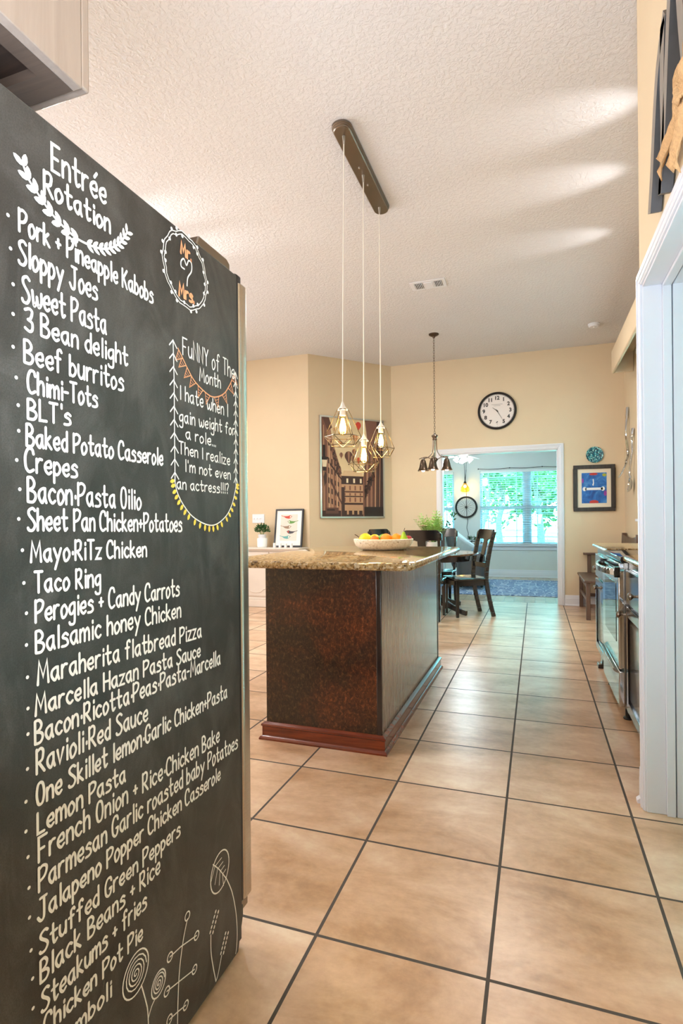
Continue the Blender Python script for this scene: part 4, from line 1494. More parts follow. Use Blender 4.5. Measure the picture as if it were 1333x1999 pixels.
for bl_ in ((.59, .945, .045, 7, 7), (.54, .82, .04, 8, 5), (.31, .63, .03, 3, 1), (.43, .62, .065, 1, 3), (.52, .67, .035, 2, 8), (.59, .585, .035, 8, 7), (.5, .6, .04, 3, 1), (.29, .75, .03, 8, 5), (.2, .88, .025, 5, 8), (.68, .7, .03, 1, 3)):
    balloon(*bl_)
ar.xf(MA).build('street_scene', [flat(c_) for c_ in pal], sepia, smooth=False)

# ------------------------------------------------------------------ white sideboard and what stands on it
SY = 5.235
sb = thing('sideboard', 'whitewashed sideboard with carved door panels against the pale wall behind the island', 'sideboard', (-3.0, 5.37, 0))
SX0, SX1 = -3.62, -2.4
box(SX0, SX1, SY, 5.5, .12, .765).build('cabinet_box', M['sideboard'], sb, bevel=.004)
MB().prism([(SX0 - .02, SY - .015), (SX1 + .02, SY - .015), (SX1 + .01, 5.5), (SX0 - .01, 5.5)], 'z', .0, .1).prism([(SX0 - .012, SY - .008), (SX1 + .012, SY - .008), (SX1 + .006, 5.5), (SX0 - .006, 5.5)], 'z', .1, .125).build('plinth', M['sideboard'], sb, bevel=.006)
tp = MB()
for ins, z0, z1 in ((.0, .785, .805), (.012, .772, .785), (.024, .76, .772)):
    tp.prism(rrect(SX0 - .05 + ins, SX1 + .05 - ins, SY - .05 + ins, 5.505, .03, 4, (0, 0, 1, 1)), 'z', z0, z1)
tp.build('top', M['sideboard'], sb, bevel=.004)
for q in range(3):
    x0 = SX0 + .02 + q * .4
    x1 = x0 + .385
    dw = box(x0, x1, SY - .014, SY + .002, .63, .75).build('drawer', M['sideboard'], sb, bevel=.004)
    MB().lathe([(.006, .0), (.006, .012), (.014, .02), (.0005, .027)], ((x0 + x1) / 2, SY - .014, .69), 12, 'y').build('knob', M['nickel'], dw)
    dd = MB().box(x0, x1, SY - .014, SY + .002, .15, .615).build('door', M['sideboard'], sb, bevel=.004)
    fr_ = MB()
    a, b, c_, e = x0 + .05, x1 - .05, .2, .57
    fr_.tube(crom([(a, SY - .015, e), (b, SY - .015, e)], 2), .006, 6).tube([(a, SY - .015, e), (a, SY - .015, c_ + .05)], .006, 6).tube([(b, SY - .015, e), (b, SY - .015, c_ + .05)], .006, 6)
    fr_.tube(crom([(a, SY - .015, c_ + .05), (a + .03, SY - .015, c_ + .045), (a + .07, SY - .015, c_ + .01), ((a + b) / 2, SY - .015, c_), (b - .07, SY - .015, c_ + .01), (b - .03, SY - .015, c_ + .045), (b, SY - .015, c_ + .05)], 5), .006, 6)
    fr_.build('carved_moulding', M['sideboard'], dd)

ST = .805
bpx = thing('framed_bird_print', 'black framed print of five coloured birds leaning on the whitewashed sideboard', 'picture', (-2.62, 5.44, ST))
ML = Matrix.Translation((-2.62, 5.415, ST)) @ Matrix.Rotation(R(-9), 4, 'X')
f = MB()
w2, h_ = .21, .53
f.box(-w2, w2, -.012, .01, 0, .022).box(-w2, w2, -.012, .01, h_ - .022, h_).box(-w2, -w2 + .022, -.012, .01, .022, h_ - .022).box(w2 - .022, w2, -.012, .01, .022, h_ - .022)
f.xf(ML).build('frame', M['black'], bpx, bevel=.002)
mbd = MB().box(-w2 + .018, w2 - .018, -.004, .006, .018, h_ - .018).xf(ML).build('mat_board', M['paper'], bpx)
MB().box(-.125, .125, -.0055, -.003, .09, h_ - .075).xf(ML).build('print_sheet', flat('d8d2c8'), mbd)
bd = MB()
L_ = 0
for k, (zz, dirn, c1) in enumerate(((.415, 1, 0), (.345, -1, 1), (.275, 1, 2), (.205, -1, 3), (.135, 1, 4))):
    cx_ = .0 + (-.03, .05, -.035, .045, -.04)[k]
    Q = lambda pts: [(cx_ + x * dirn, zz + z) for x, z in pts]
    L_ += 1
    bd.mi = c1
    bd.prism(Q([(-.09, .02), (-.05, .008), (-.02, -.012), (.02, -.02), (.045, -.015), (.065, .002), (.068, .014), (.055, .026), (.04, .028), (.015, .018), (-.03, .014), (-.06, .018), (-.09, .028)]), 'y', -.0062 - L_ * .00003, -.0056)
    bd.mi = 5
    bd.prism(Q([(.062, .016), (.08, .012), (.064, .009)]), 'y', -.0064, -.0056)
    bd.mi = 6 if k != 3 else 0
    bd.prism(Q([(.036, .0), (.048, -.006), (.06, .01), (.054, .022), (.044, .02)]), 'y', -.0068, -.0056)
bd.xf(ML).build('bird_figures', [flat('c2402f'), flat('5d8f45'), flat('8d7460'), flat('3a3a42'), flat('5fa3a2'), flat('2c2622'), flat('efe4d4')], bpx, smooth=False)
pp_ = thing('potted_plant', 'small bushy green plant in a white ceramic pot on the sideboard', 'potted plant', (-2.975, 5.35, ST))
PXx, PYy = -2.975, 5.35
MB().lathe([(.0005, 0), (.06, 0), (.068, .01), (.07, .12), (.066, .128), (.062, .12), (.0005, .118)], (PXx, PYy, ST), 24).build('outer_pot', M['blind'], pp_)
MB().lathe([(.0005, .12), (.05, .12), (.056, .175), (.052, .178), (.048, .16), (.0005, .158)], (PXx, PYy, ST), 24).build('inner_pot', M['white'], pp_)


def leaves(mb, c, rad, n, ln, wd, rng, squash=1.0, up=.4, lower=-.3):
    c = Vector(c)
    for i in range(n):
        while True:
            p = Vector((rng.uniform(-1, 1), rng.uniform(-1, 1), rng.uniform(lower, 1)))
            if p.length < 1:
                break
        q = c + Vector((p.x * rad, p.y * rad, p.z * rad * squash))
        d_ = (p + Vector((rng.uniform(-.6, .6), rng.uniform(-.6, .6), up + rng.uniform(-.4, .6)))).normalized()
        s = d_.cross(Vector((rng.uniform(-1, 1), rng.uniform(-1, 1), rng.uniform(-1, 1)))).normalized()
        nn = d_.cross(s)
        l_, w_ = ln * rng.uniform(.7, 1.3), wd * rng.uniform(.7, 1.2)
        mb.add([q, q + d_ * l_ * .45 + s * w_ * .5 + nn * w_ * .12, q + d_ * l_, q + d_ * l_ * .45 - s * w_ * .5 + nn * w_ * .12], [(0, 1, 2, 3)])
    return mb


rng = random.Random(5)
leaves(MB(), (PXx, PYy, ST + .235), .095, 380, .03, .017, rng, .85).build('foliage', M['leaf_dark'], pp_, smooth=False)
s = MB()
for q in range(9):
    a = q * .7
    s.tube([(PXx + .01 * math.cos(a), PYy + .01 * math.sin(a), ST + .155), (PXx + .05 * math.cos(a), PYy + .05 * math.sin(a), ST + .25)], .002, 5)
s.build('stems', M['leaf'], pp_)
for q in range(4):
    xx = -2.755 + q * .083
    o = MB().lathe([(.0005, 0), (.018, 0), (.02, .004), (.018, .05), (.022, .058), (.02, .062), (.016, .055), (.015, .03), (.0005, .028)], (xx, 5.285, ST), 16).build('candle_holder', M['blind'])
    props(o, ('leftmost of the four little white candle holders before the bird print', 'second white candle holder from the left before the bird print', 'third white candle holder from the left before the bird print',
              'rightmost of the four little white candle holders before the bird print')[q], 'candle holder', 'white candle holders on the sideboard')
sw = thing('light_switch', 'white wall plate with several toggle switches above the plant on the sideboard', 'light switch', (-3.12, 5.52, 1.2))
box(-3.215, -3.025, 5.513, 5.52, 1.14, 1.265).build('plate', M['white'], sw, bevel=.003)
for q in range(4):
    MB().box(-3.192 + q * .047, -3.180 + q * .047, 5.503, 5.514, 1.195, 1.213).build('toggle', M['blind'], sw, bevel=.002)

# ------------------------------------------------------------------ dining table, chairs, table plant
TCX, TCY, TR, TH = -.70, 5.62, .6, .745
tb = thing('dining_table', 'dark pedestal dining table with brown wooden top under the chandelier', 'table', (TCX, TCY, 0))
MB().lathe([(.0005, TH - .03), (TR - .03, TH - .03), (TR - .008, TH - .022), (TR, TH - .01), (TR - .004, TH), (.0005, TH)], (TCX, TCY, 0), 56).build('tabletop', M['tabletop'], tb, angle=50)
MB().lathe([(.0005, TH - .1), (TR - .1, TH - .1), (TR - .09, TH - .03), (.0005, TH - .03)], (TCX, TCY, 0), 40).build('apron', M['chair'], tb)
MB().lathe([(.0005, .1), (.075, .1), (.09, .13), (.07, .17), (.05, .2), (.055, .3), (.075, .4), (.07, .5), (.05, .56), (.07, .6), (.12, .645), (.0005, .645)], (TCX, TCY, 0), 20).build('pedestal', M['chair'], tb)
for q in range(4):
    a = R(-32) + q * PI / 2
    pts = [(TCX + math.cos(a) * r_, TCY + math.sin(a) * r_) for r_ in (.03, .18, .36, .5, .575)]
    zs, hs = (.16, .135, .08, .04, .03), (.14, .1, .065, .06, .06)
    ft = MB()
    for i in range(4):
        ft.bar((*pts[i], zs[i]), (*pts[i + 1], zs[i + 1]), .038, hs[i], (0, 0, 1), .036, hs[i + 1])
    ft.build('foot', M['chair'], tb, bevel=.006)


def dining_chair(name, label, loc, rz, group):
    t = thing(name, label, 'chair', (0, 0, 0), group)
    st_ = MB()
    out = crom([(-.21, -.19, 0), (-.2, .0, 0), (-.215, .18, 0), (-.17, .225, 0), (0, .235, 0), (.17, .225, 0), (.215, .18, 0), (.2, .0, 0), (.21, -.19, 0), (.0, -.205, 0)], 4, True)
    n = len(out)
    vs, fs = [], []
    for sc_, z in ((.97, .435), (1.0, .442), (1.0, .456), (.97, .465), (.6, .457), (.25, .453)):
        vs += [(p.x * sc_, p.y * sc_, z) for p in out]
    for i in range(5):
        for k in range(n):
            fs.append((i * n + k, i * n + (k + 1) % n, (i + 1) * n + (k + 1) % n, (i + 1) * n + k))
    fs += [tuple(range(n))[::-1], tuple(5 * n + k for k in range(n))]
    st_.add(vs, fs).build('seat', M['chair'], t, angle=50)
    ap_ = MB()
    ap_.box(-.165, .165, .165, .185, .37, .437).box(-.165, .165, -.19, -.17, .37, .437).box(-.185, -.165, -.17, .165, .37, .437).box(.165, .185, -.17, .165, .37, .437)
    ap_.build('apron', M['chair'], t, bevel=.003)
    for sx in (-1, 1):
        MB().bar((sx * .178, .178, .0), (sx * .178, .178, .437), .032, .032, (0, 1, 0), .044, .044).build('leg', M['chair'], t, bevel=.004)
        lg = MB()
        pts = crom([(sx * .19, -.275, 0), (sx * .186, -.225, .2), (sx * .185, -.188, .42), (sx * .19, -.195, .6), (sx * .195, -.235, .82), (sx * .2, -.285, 1.015)], 3)
        for a, b in zip(pts, pts[1:]):
            lg.bar(a, b, .032, .046, (0, 1, 0))
        lg.build('leg', M['chair'], t, bevel=.003)
    # crest rail with clipped shoulders, curved back
    cr = MB()
    prof = [(-.232, .925), (-.232, 1.0), (-.215, 1.006), (-.205, 1.03), (-.19, 1.035), (0, 1.04), (.19, 1.035), (.205, 1.03), (.215, 1.006), (.232, 1.0), (.232, .925), (.16, .92), (.06, .915), (.03, .9), (-.03, .9), (-.06, .915), (-.16, .92)]
    yb = lambda x, z: -.195 - (z - .6) * .19 - .012 - .028 * (1 - (x / .23) ** 2)
    up_ = [0, 1, 2, 3, 4, 5, 6, 7, 8, 9, 10]
    xs_ = [-.232 + .464 * i / 24 for i in range(25)]

    def top(x):
        a = abs(x)
        return 1.0 if a > .222 else 1.008 if a > .207 else 1.036 if a > .19 else 1.042

    def bot(x):
        a = abs(x)
        return .9 if a < .025 else .914 if a < .06 else .922
    vs, fs = [], []
    for x in xs_:
        for zz, dy in ((bot(x), 0), (top(x), 0), (top(x), .024), (bot(x), .024)):
            vs.append((x, yb(x, zz) + dy, zz))
    for i in range(24):
        for k in range(4):
            fs.append((i * 4 + k, i * 4 + (k + 1) % 4, (i + 1) * 4 + (k + 1) % 4, (i + 1) * 4 + k))
    fs += [(0, 1, 2, 3), (96, 99, 98, 97)]
    cr.add(vs, fs).build('crest_rail', M['chair'], t, bevel=.003)
    MB().bar((-.19, -.2, .61), (.19, -.2, .61), .02, .06, (0, 0, 1)).build('lower_rail', M['chair'], t, bevel=.003)
    MB().bar((0, -.2, .62), (0, -.278, .925), .085, .012, (0, 1, 0), .1).build('back_splat', M['chair'], t, bevel=.002)
    t.location = loc
    t.rotation_euler = (0, 0, rz)
    return t


CG = 'chairs around the dining table'
k0 = dining_chair('dining_chair', 'black wooden dining chair in full view, angled at the right side of the table', (-.235, 5.395, 0), R(120), CG)


def chair_copy(label, loc, rz):
    c_ = copy_tree(k0, None, label)
    c_.location = loc
    c_.rotation_euler = (0, 0, rz)
    return c_


chair_copy('black wooden chair with its back to the island, its crest rail just above the countertop', (-.655, 5.10, 0), R(0))
chair_copy('black wooden chair seen behind the fruit bowl, at the left side of the table', (-1.22, 5.84, 0), R(-113))
chair_copy('black wooden chair on the far side of the table, in front of the far room', (-.69, 6.19, 0), R(180))

# arrangement on the table
fp = thing('fern_arrangement', 'leafy fern with a cream flower in a low pot on the dining table', 'plant', (TCX + .07, TCY - .2, TH))
fx, fy = TCX + .07, TCY - .2
MB().lathe([(.0005, 0), (.06, 0), (.075, .03), (.08, .09), (.07, .14), (.064, .14), (.07, .09), (.0005, .12)], (fx, fy, TH), 20).build('pot', M['sideboard'], fp)
fm = MB()
rng = random.Random(11)
for q in range(46):
    a = rng.uniform(0, 2 * PI)
    el = rng.uniform(.75, 1.45)
    ln = rng.uniform(.3, .47)
    p0 = Vector((fx, fy, TH + .13))
    prev = None
    pts = []
    for i in range(9):
        s_ = i / 8
        pts.append(p0 + Vector((math.cos(a) * ln * s_ * math.cos(el) * .85, math.sin(a) * ln * s_ * math.cos(el) * .85, ln * s_ * math.sin(el) - .06 * s_ * s_)))
    fm.tube(pts, .0022, 4)
    for i in range(1, 9):
        d_ = (pts[i] - pts[i - 1]).normalized()
        sd_ = d_.cross(Vector((0, 0, 1))).normalized()
        l_ = .05 * math.sin(PI * (i / 9.5)) + .012
        for sg in (-1, 1):
            e_ = pts[i] + sd_ * sg * l_ + d_ * l_ * .5
            m_ = (pts[i] + e_) / 2
            fm.add([pts[i], m_ + d_ * .009, e_, m_ - d_ * .009], [(0, 1, 2, 3)])
fm.build('fronds', M['leaf_pale'], fp, smooth=False)
fl = MB()
for q in range(26):
    a = q * 2.4
    r_ = .016 + .0021 * q
    c_ = Vector((fx - .1, fy - .17, TH + .335))
    d_ = Vector((math.cos(a), math.sin(a), .8 - q * .035)).normalized()
    s_ = d_.cross(Vector((0, 0, 1))).normalized()
    fl.add([c_, c_ + d_ * r_ + s_ * .014, c_ + d_ * r_ * 1.5, c_ + d_ * r_ - s_ * .014], [(0, 1, 2, 3)])
fl.build('flower', M['petal'], fp, smooth=False)
MB().tube([(fx, fy, TH + .12), (fx - .06, fy - .1, TH + .25), (fx - .1, fy - .17, TH + .335)], .003, 6).build('flower_stem', M['leaf'], fp)
dk = MB()
for q in range(6):
    a = -.5 + q * .25
    e = Vector((fx + .17 + .015 * q, fy + .05, TH + .3 + .035 * q))
    dk.tube([(fx, fy, TH + .12), (fx + .12, fy + .03, TH + .2 + .02 * q), tuple(e)], .002, 5)
    leaves(dk, e, .03, 8, .045, .02, rng)
dk.build('dark_sprigs', M['leaf_dark'], fp, smooth=False)

# ------------------------------------------------------------------ far room furnishing
rg = MB().box(-2.2, 1.9, 7.29, 9.6, 0, .008)
o = rg.build('patterned_rug', M['rug'], bevel=.004)
props(o, 'blue and cream patterned rug on the floor of the bright far room', 'rug')

FNX, FNY = -.60, 8.3
fn = thing('ceiling_fan', 'white ceiling fan with lit glass bell shades in the far room', 'ceiling fan', (FNX, FNY, 2.62))
MB().lathe([(.07, 2.62), (.068, 2.6), (.03, 2.56), (.014, 2.555), (.014, 2.43), (.05, 2.42), (.1, 2.39), (.11, 2.35), (.1, 2.3), (.06, 2.27), (.05, 2.25), (.0005, 2.245)], (FNX, FNY, 0), 24).build('motor', M['blind'], fn)
for q in range(5):
    a = R(3 + 72 * q)
    d_ = Vector((math.cos(a), math.sin(a), 0))
    s_ = Vector((-d_.y, d_.x, 0))
    c0 = Vector((FNX, FNY, 2.29))
    bl_ = MB()
    outl_ = [(.17, -.05), (.25, -.06), (.5, -.07), (.62, -.06), (.66, 0), (.62, .06), (.5, .07), (.25, .06), (.17, .05)]
    for h in (0, .006):
        pass
    vs = [c0 + d_ * u + s_ * v_ + Vector((0, 0, v_ * .2 + h)) for h in (0, .006) for u, v_ in outl_]
    n = len(outl_)
    bl_.add(vs, [tuple(range(n))[::-1], tuple(range(n, 2 * n))] + [(i, (i + 1) % n, n + (i + 1) % n, n + i) for i in range(n)])
    bo = bl_.build('blade', M['blind'], fn, bevel=.002)
    MB().bar(c0 + d_ * .09, c0 + d_ * .2, .03, .008).build('blade_arm', M['nickel'], bo)
for q in range(4):
    a = R(20 + 90 * q)
    d_ = Vector((math.cos(a), math.sin(a), 0))
    p = Vector((FNX, FNY, 2.25)) + d_ * .07
    MB().tube([Vector((FNX, FNY, 2.25)), p + Vector((0, 0, .01)), p + d_ * .02 - Vector((0, 0, .01))], .01, 8).build('lamp_arm', M['nickel'], fn)
    sh = MB().lathe([(.016, 0), (.024, -.016), (.034, -.04), (.044, -.068), (.048, -.076), (.044, -.074), (.031, -.04), (.015, -.004)], (0, 0, 0), 18)
    sh.xf(Matrix.Translation(p + d_ * .02 - Vector((0, 0, .005))) @ Matrix.Rotation(R(40), 4, Vector((-d_.y, d_.x, 0)) * -1))
    sh.build('lamp_shade', M['fan_glow'], fn, angle=60)
glow('fan_light', (FNX, FNY, 2.1), 60, (.78, .95, 1), .1)

# bicycle wheel hung on the wall
BWX, BWZ, BWR = -.775, 1.43, .215
bw_ = thing('bicycle_wheel', 'black spoked bicycle wheel hung on the wall between the two windows', 'wheel', (BWX, YW - .04, BWZ))
ring_ = lambda r_, y_: [(BWX + r_ * math.cos(2 * PI * q / 48), y_, BWZ + r_ * math.sin(2 * PI * q / 48)) for q in range(48)]
MB().tube(ring_(BWR, YW - .045), .014, 10, closed=True).build('tyre', M['iron'], bw_)
MB().tube(ring_(BWR - .018, YW - .045), .008, 8, closed=True).build('rim', M['iron'], bw_)
s = MB()
for q in range(28):
    a = 2 * PI * q / 28
    b_ = a + (.5 if q % 2 else -.5)
    s.tube([(BWX + .018 * math.cos(b_), YW - .045 + (.018 if q % 4 < 2 else -.018), BWZ + .018 * math.sin(b_)), (BWX + (BWR - .02) * math.cos(a), YW - .045, BWZ + (BWR - .02) * math.sin(a))], .0016, 4)
s.build('spokes', M['iron'], bw_)
MB().lathe([(.0005, .0), (.008, .002), (.008, .02), (.022, .024), (.022, .03), (.012, .033), (.012, .055), (.022, .058), (.022, .064), (.008, .068), (.008, .085), (.0005, .086)], (BWX, YW, BWZ), 16, 'y').build('hub', M['iron'], bw_)
# swag lamp whose cord runs down behind the wheel
LX = -.79
sl_ = thing('swag_lamp', 'small glowing amber glass lamp hung on black cords above the bicycle wheel', 'hanging lamp', (LX, YW - .09, 1.9))
MB().tube([(LX - .02, YW - .09, 2.62), (LX - .012, YW - .09, 2.3), (LX - .003, YW - .09, 1.965)], .004, 6).tube([(LX + .03, YW - .06, 2.62), (LX + .022, YW - .06, 2.25), (LX + .006, YW - .085, 1.965)], .004, 6).build('cord', M['iron'], sl_)
MB().tube(crom([(LX + .022, YW - .06, 2.2), (LX - .01, YW - .03, 1.95), (BWX, YW - .012, 1.75), (BWX + .002, YW - .012, 1.3), (BWX + .025, YW - .012, 1.15), (BWX + .005, YW - .012, 1.0), (BWX + .035, YW - .012, .88), (BWX + .02, YW - .012, .75), (BWX + .03, YW - .012, .4)], 6), .005, 6).build('plug_cord', M['iron'], sl_)
MB().lathe([(.006, 1.97), (.02, 1.955), (.03, 1.93), (.028, 1.925), (.0005, 1.924)], (LX, YW - .09, 0), 18).build('socket_cap', M['iron'], sl_)
MB().lathe([(.028, 1.925), (.05, 1.88), (.085, 1.835), (.095, 1.79), (.085, 1.755), (.06, 1.742), (.058, 1.746), (.08, 1.757), (.09, 1.79), (.08, 1.833), (.046, 1.878), (.024, 1.92)], (LX, YW - .105, 0), 24).build('glass_shade', M['bulb'], sl_, angle=60)
MB().ball((LX, YW - .1, 1.86), .032, 14, 10).build('bulb', M['lamp_glow'], sl_)
glow('swag_lamp_light', (LX, YW - .14, 1.83), 5, (1, .78, .45), .03)
# dark wire draped along the window head
wr = MB()
pts = []
for i in range(25):
    t_ = i / 24
    xx = -.53 + 1.86 * t_
    pts.append((xx, YW - .014, 2.205 - .014 * abs(math.sin(PI * t_ * 3.0)) + .006))
wr.tube(pts, .006, 6)
ws = thing('draped_wire', 'dark wire with small knots draped along the top of the wide window', 'wire', (.4, YW - .014, 2.2))
wr.build('wire', M['iron'], ws)
for xx in (-.53, .09, .71, 1.33):
    MB().ball((xx, YW - .012, 2.211), .012, 10, 8).build('hook', M['iron'], ws)

# leather recliner with throw and cushion
RX, RY = -.50, 8.45
rc = thing('leather_recliner', 'grey leather recliner chair in the far room half hidden behind the table', 'armchair', (RX, RY, .008))
MR = Matrix.Translation((RX, RY, .008)) @ Matrix.Rotation(R(-84), 4, 'Z') @ Matrix.Scale(.65, 4, (0, 1, 0))


def part(mb, name, mat, par, **kw):
    return mb.xf(MR).build(name, mat, par, **kw)


part(MB().box(-.34, .34, -.34, .36, .05, .28), 'base', M['leather'], rc, bevel=.03, seg=4)
for sx in (-.27, .27):
    for sy in (-.27, .27):
        part(MB().lathe([(.025, .0), (.03, .01), (.028, .06)], (sx, sy, 0), 12), 'leg', M['iron'], rc)
part(MB().box(-.3, .3, -.3, .4, .26, .46), 'seat_cushion', M['leather'], rc, bevel=.07, seg=5)
for sx in (-1, 1):
    part(MB().box(sx * .43 - .12, sx * .43 + .12, -.36, .36, .12, .62), 'armrest', M['leather'], rc, bevel=.09, seg=5)
bk = MB().box(-.36, .36, -.12, .12, 0, .66)
bk.xf(Matrix.Translation((0, -.36, .34)) @ Matrix.Rotation(R(18), 4, 'X'))
part(bk, 'backrest', M['leather'], rc, bevel=.09, seg=5)
# throw draped over the near side of the recliner
th = MB()
nu, nv = 26, 22
vs, fs = [], []
for i in range(nu + 1):
    for k in range(nv + 1):
        u, v_ = i / nu, k / nv
        # ridge over the backrest, both halves hanging
        x = -.42 + .86 * u
        a = (v_ - .5) * 2
        rise = 1.03 - .06 * (u - .5) ** 2
        y = (-.56 + a * .8 if a > 0 else -.56 + a * .17) + .012 * math.sin(u * 17 + a * 3)
        z = rise - (.40 * a if a > 0 else .45 * a * a) + .012 * math.sin(u * 23 + a * 5)
        if u > .68:          # the camera-side edge hangs down over the arm
            z -= (u - .68) * 1.5
            x -= (u - .68) * .6 - .1
        vs.append((x + .02 * math.sin(a * 6), y, z))
for i in range(nu):
    for k in range(nv):
        fs.append((i * (nv + 1) + k, (i + 1) * (nv + 1) + k, (i + 1) * (nv + 1) + k + 1, i * (nv + 1) + k + 1))
th.add(vs, fs)
th.xf(MR)
o = th.build('throw_blanket', M['throw'], angle=180)
so = o.modifiers.new('thickness', 'SOLIDIFY')
so.thickness = .012
props(o, 'pale grey fluffy throw blanket draped over the leather recliner', 'blanket')
cu = MB().ball((0, 0, 0), .15, 20, 14, sy=.45)
cu.xf(Matrix.Translation((RX + .15, RY - .2, .60)) @ Matrix.Rotation(R(40), 4, 'Z') @ Matrix.Rotation(R(20), 4, 'X'))
o = cu.build('throw_pillow', M['cushion'])
props(o, 'blue grey round throw pillow on the seat of the leather recliner', 'pillow')
# wrought iron scroll stand
ps = thing('scroll_stand', 'thin black iron scroll stand with a few leaves beside the recliner', 'plant stand', (-.62, 9.8, 0))
s = MB()
for q in range(3):
    a = q * 2 * PI / 3 + .4
    s.tube(crom([(-.62 + .16 * math.cos(a), 9.8 + .16 * math.sin(a), .0), (-.62 + .1 * math.cos(a), 9.8 + .1 * math.sin(a), .3), (-.62 + .04 * math.cos(a), 9.8 + .04 * math.sin(a), .6), (-.62 + .06 * math.cos(a), 9.8 + .06 * math.sin(a), .74)], 5), .007, 6)
s.build('legs', M['iron'], ps)
s = MB()
for sg in (-1, 1):
    s.tube([(-.62 + sg * (.045 - .04 * math.exp(-i * .09) * math.cos(i * .42)), 9.75, .72 + .045 * math.exp(-i * .09) * math.sin(i * .42) + .07) for i in range(26)], .006, 6)
s.build('scrolls', M['iron'], ps)
MB().lathe([(.0005, .73), (.09, .73), (.095, .745), (.0005, .745)], (-.62, 9.8, 0), 20).build('tray', M['iron'], ps)
leaves(MB(), (-.6, 9.8, .76), .09, 40, .06, .03, random.Random(8), .6).build('leaves', M['leaf_dark'], ps, smooth=False)

# ------------------------------------------------------------------ bench in the corner
bn = thing('wooden_bench', 'worn brown wooden settle bench in the corner along the right wall', 'bench', (1.38, 5.9, 0))
BX0, BX1, BY0, BY1 = 1.115, 1.645, 5.41, 6.49
MB().box(BX0 - .02, BX1 - .01, BY0 - .02, BY1 + .012, .425, .452).build('seat', M['walnut'], bn, bevel=.004)
for x in (BX0, BX1 - .045):
    for y in (BY0, BY1 - .045):
        MB().box(x, x + .045, y, y + .045, 0, .425).build('leg', M['walnut'], bn, bevel=.003)
MB().box(BX0 + .01, BX0 + .03, BY0 + .045, BY1 - .045, .2, .24).build('stretcher', M['walnut'], bn)
for y in (BY0 + .012, BY1 - .033):
    MB().box(BX0 + .045, BX1 - .045, y, y + .02, .14, .18).build('stretcher', M['walnut'], bn)
MB().box(BX0 + .01, BX0 + .03, BY0 + .045, BY1 - .045, .36, .425).build('apron', M['walnut'], bn)
MB().box(BX0 + .1, BX0 + .145, BY1 - .045, BY1, .452, .685).build('arm_post', M['walnut'], bn, bevel=.003)
MB().box(BX0 + .05, BX1 - .02, BY1 - .065, BY1 + .01, .685, .712).build('armrest', M['walnut'], bn, bevel=.004)
for y in (BY0 - .1, BY1 - .16):
    MB().bar((BX1 - .03, y, .0 if y < BY0 else .452), (BX1 - .01, y, .975), .05, .06, (0, 1, 0)).build('back_post', M['walnut'], bn, bevel=.004)
br_ = MB()
ys = [BY0 - .09 + (BY1 - .16 - BY0 + .09) * i / 12 for i in range(13)]
vs, fs = [], []
for i, y in enumerate(ys):
    sag = .03 * math.sin(PI * i / 12)
    for x, z in ((BX1 - .035 + sag * .3, .80), (BX1 - .035 + sag * .3, .955 - sag), (BX1 - .013 + sag * .3, .955 - sag), (BX1 - .013 + sag * .3, .80)):
        vs.append((x, y, z))
for i in range(12):
    for k in range(4):
        fs.append((i * 4 + k, i * 4 + (k + 1) % 4, (i + 1) * 4 + (k + 1) % 4, (i + 1) * 4 + k))
fs += [(0, 1, 2, 3), (48, 51, 50, 49)]
br_.add(vs, fs).build('crest_rail', M['walnut'], bn, bevel=.003)
MB().box(BX1 - .03, BX1 - .01, BY0 - .09, BY1 - .17, .56, .62).build('lower_rail', M['walnut'], bn)

# ------------------------------------------------------------------ fork and spoon on the right wall
fk = thing('wall_fork', 'giant curved silver fork hung on the right wall near the corner', 'wall decoration', (1.66, 6.1, 2.1))
fy_ = 6.12
MB().tube(crom([(1.655, fy_, 2.52), (1.645, fy_ - .01, 2.4), (1.63, fy_ - .03, 2.2), (1.655, fy_ + .02, 1.96), (1.63, fy_ - .04, 1.86), (1.63, fy_ - .03, 1.82)], 6), [.018] * 6 + [.013] * 19, 10).build('handle', M['steel_mirror'], fk)
for q in range(4):
    yq = fy_ - .06 + q * .025
    MB().tube(crom([(1.628, fy_ - .03, 1.83), (1.615, yq, 1.79), (1.585, yq + .01, 1.72), (1.55, yq + .02, 1.66)], 4), [.006] * 12 + [.003], 7).build('tine', M['steel_mirror'], fk)
sp = thing('wall_spoon', 'giant curved silver spoon hung on the right wall beside the fork', 'wall decoration', (1.66, 5.75, 1.9))
sy_ = 5.72
MB().tube(crom([(1.655, sy_, 2.2), (1.64, sy_, 2.1), (1.645, sy_ + .02, 1.95), (1.625, sy_ + .05, 1.76), (1.62, sy_ + .06, 1.68), (1.635, sy_ + .05, 1.63)], 6), [.019] * 6 + [.011] * 20, 10).build('handle', M['steel_mirror'], sp)
bw2 = MB()
bw2.lathe([(.0005, -.012), (.04, -.008), (.07, .004), (.082, .018), (.086, .02), (.074, -.002), (.044, -.016), (.0005, -.021)], (0, 0, 0), 24, 'z', 1.0, .68)
bw2.xf(Matrix.Translation((1.625, sy_ + .04, 1.545)) @ Matrix.Rotation(R(-82), 4, 'Y'))
bw2.build('bowl', M['steel_mirror'], sp, angle=80)

# ------------------------------------------------------------------ range run along the right wall
RF = 1.055


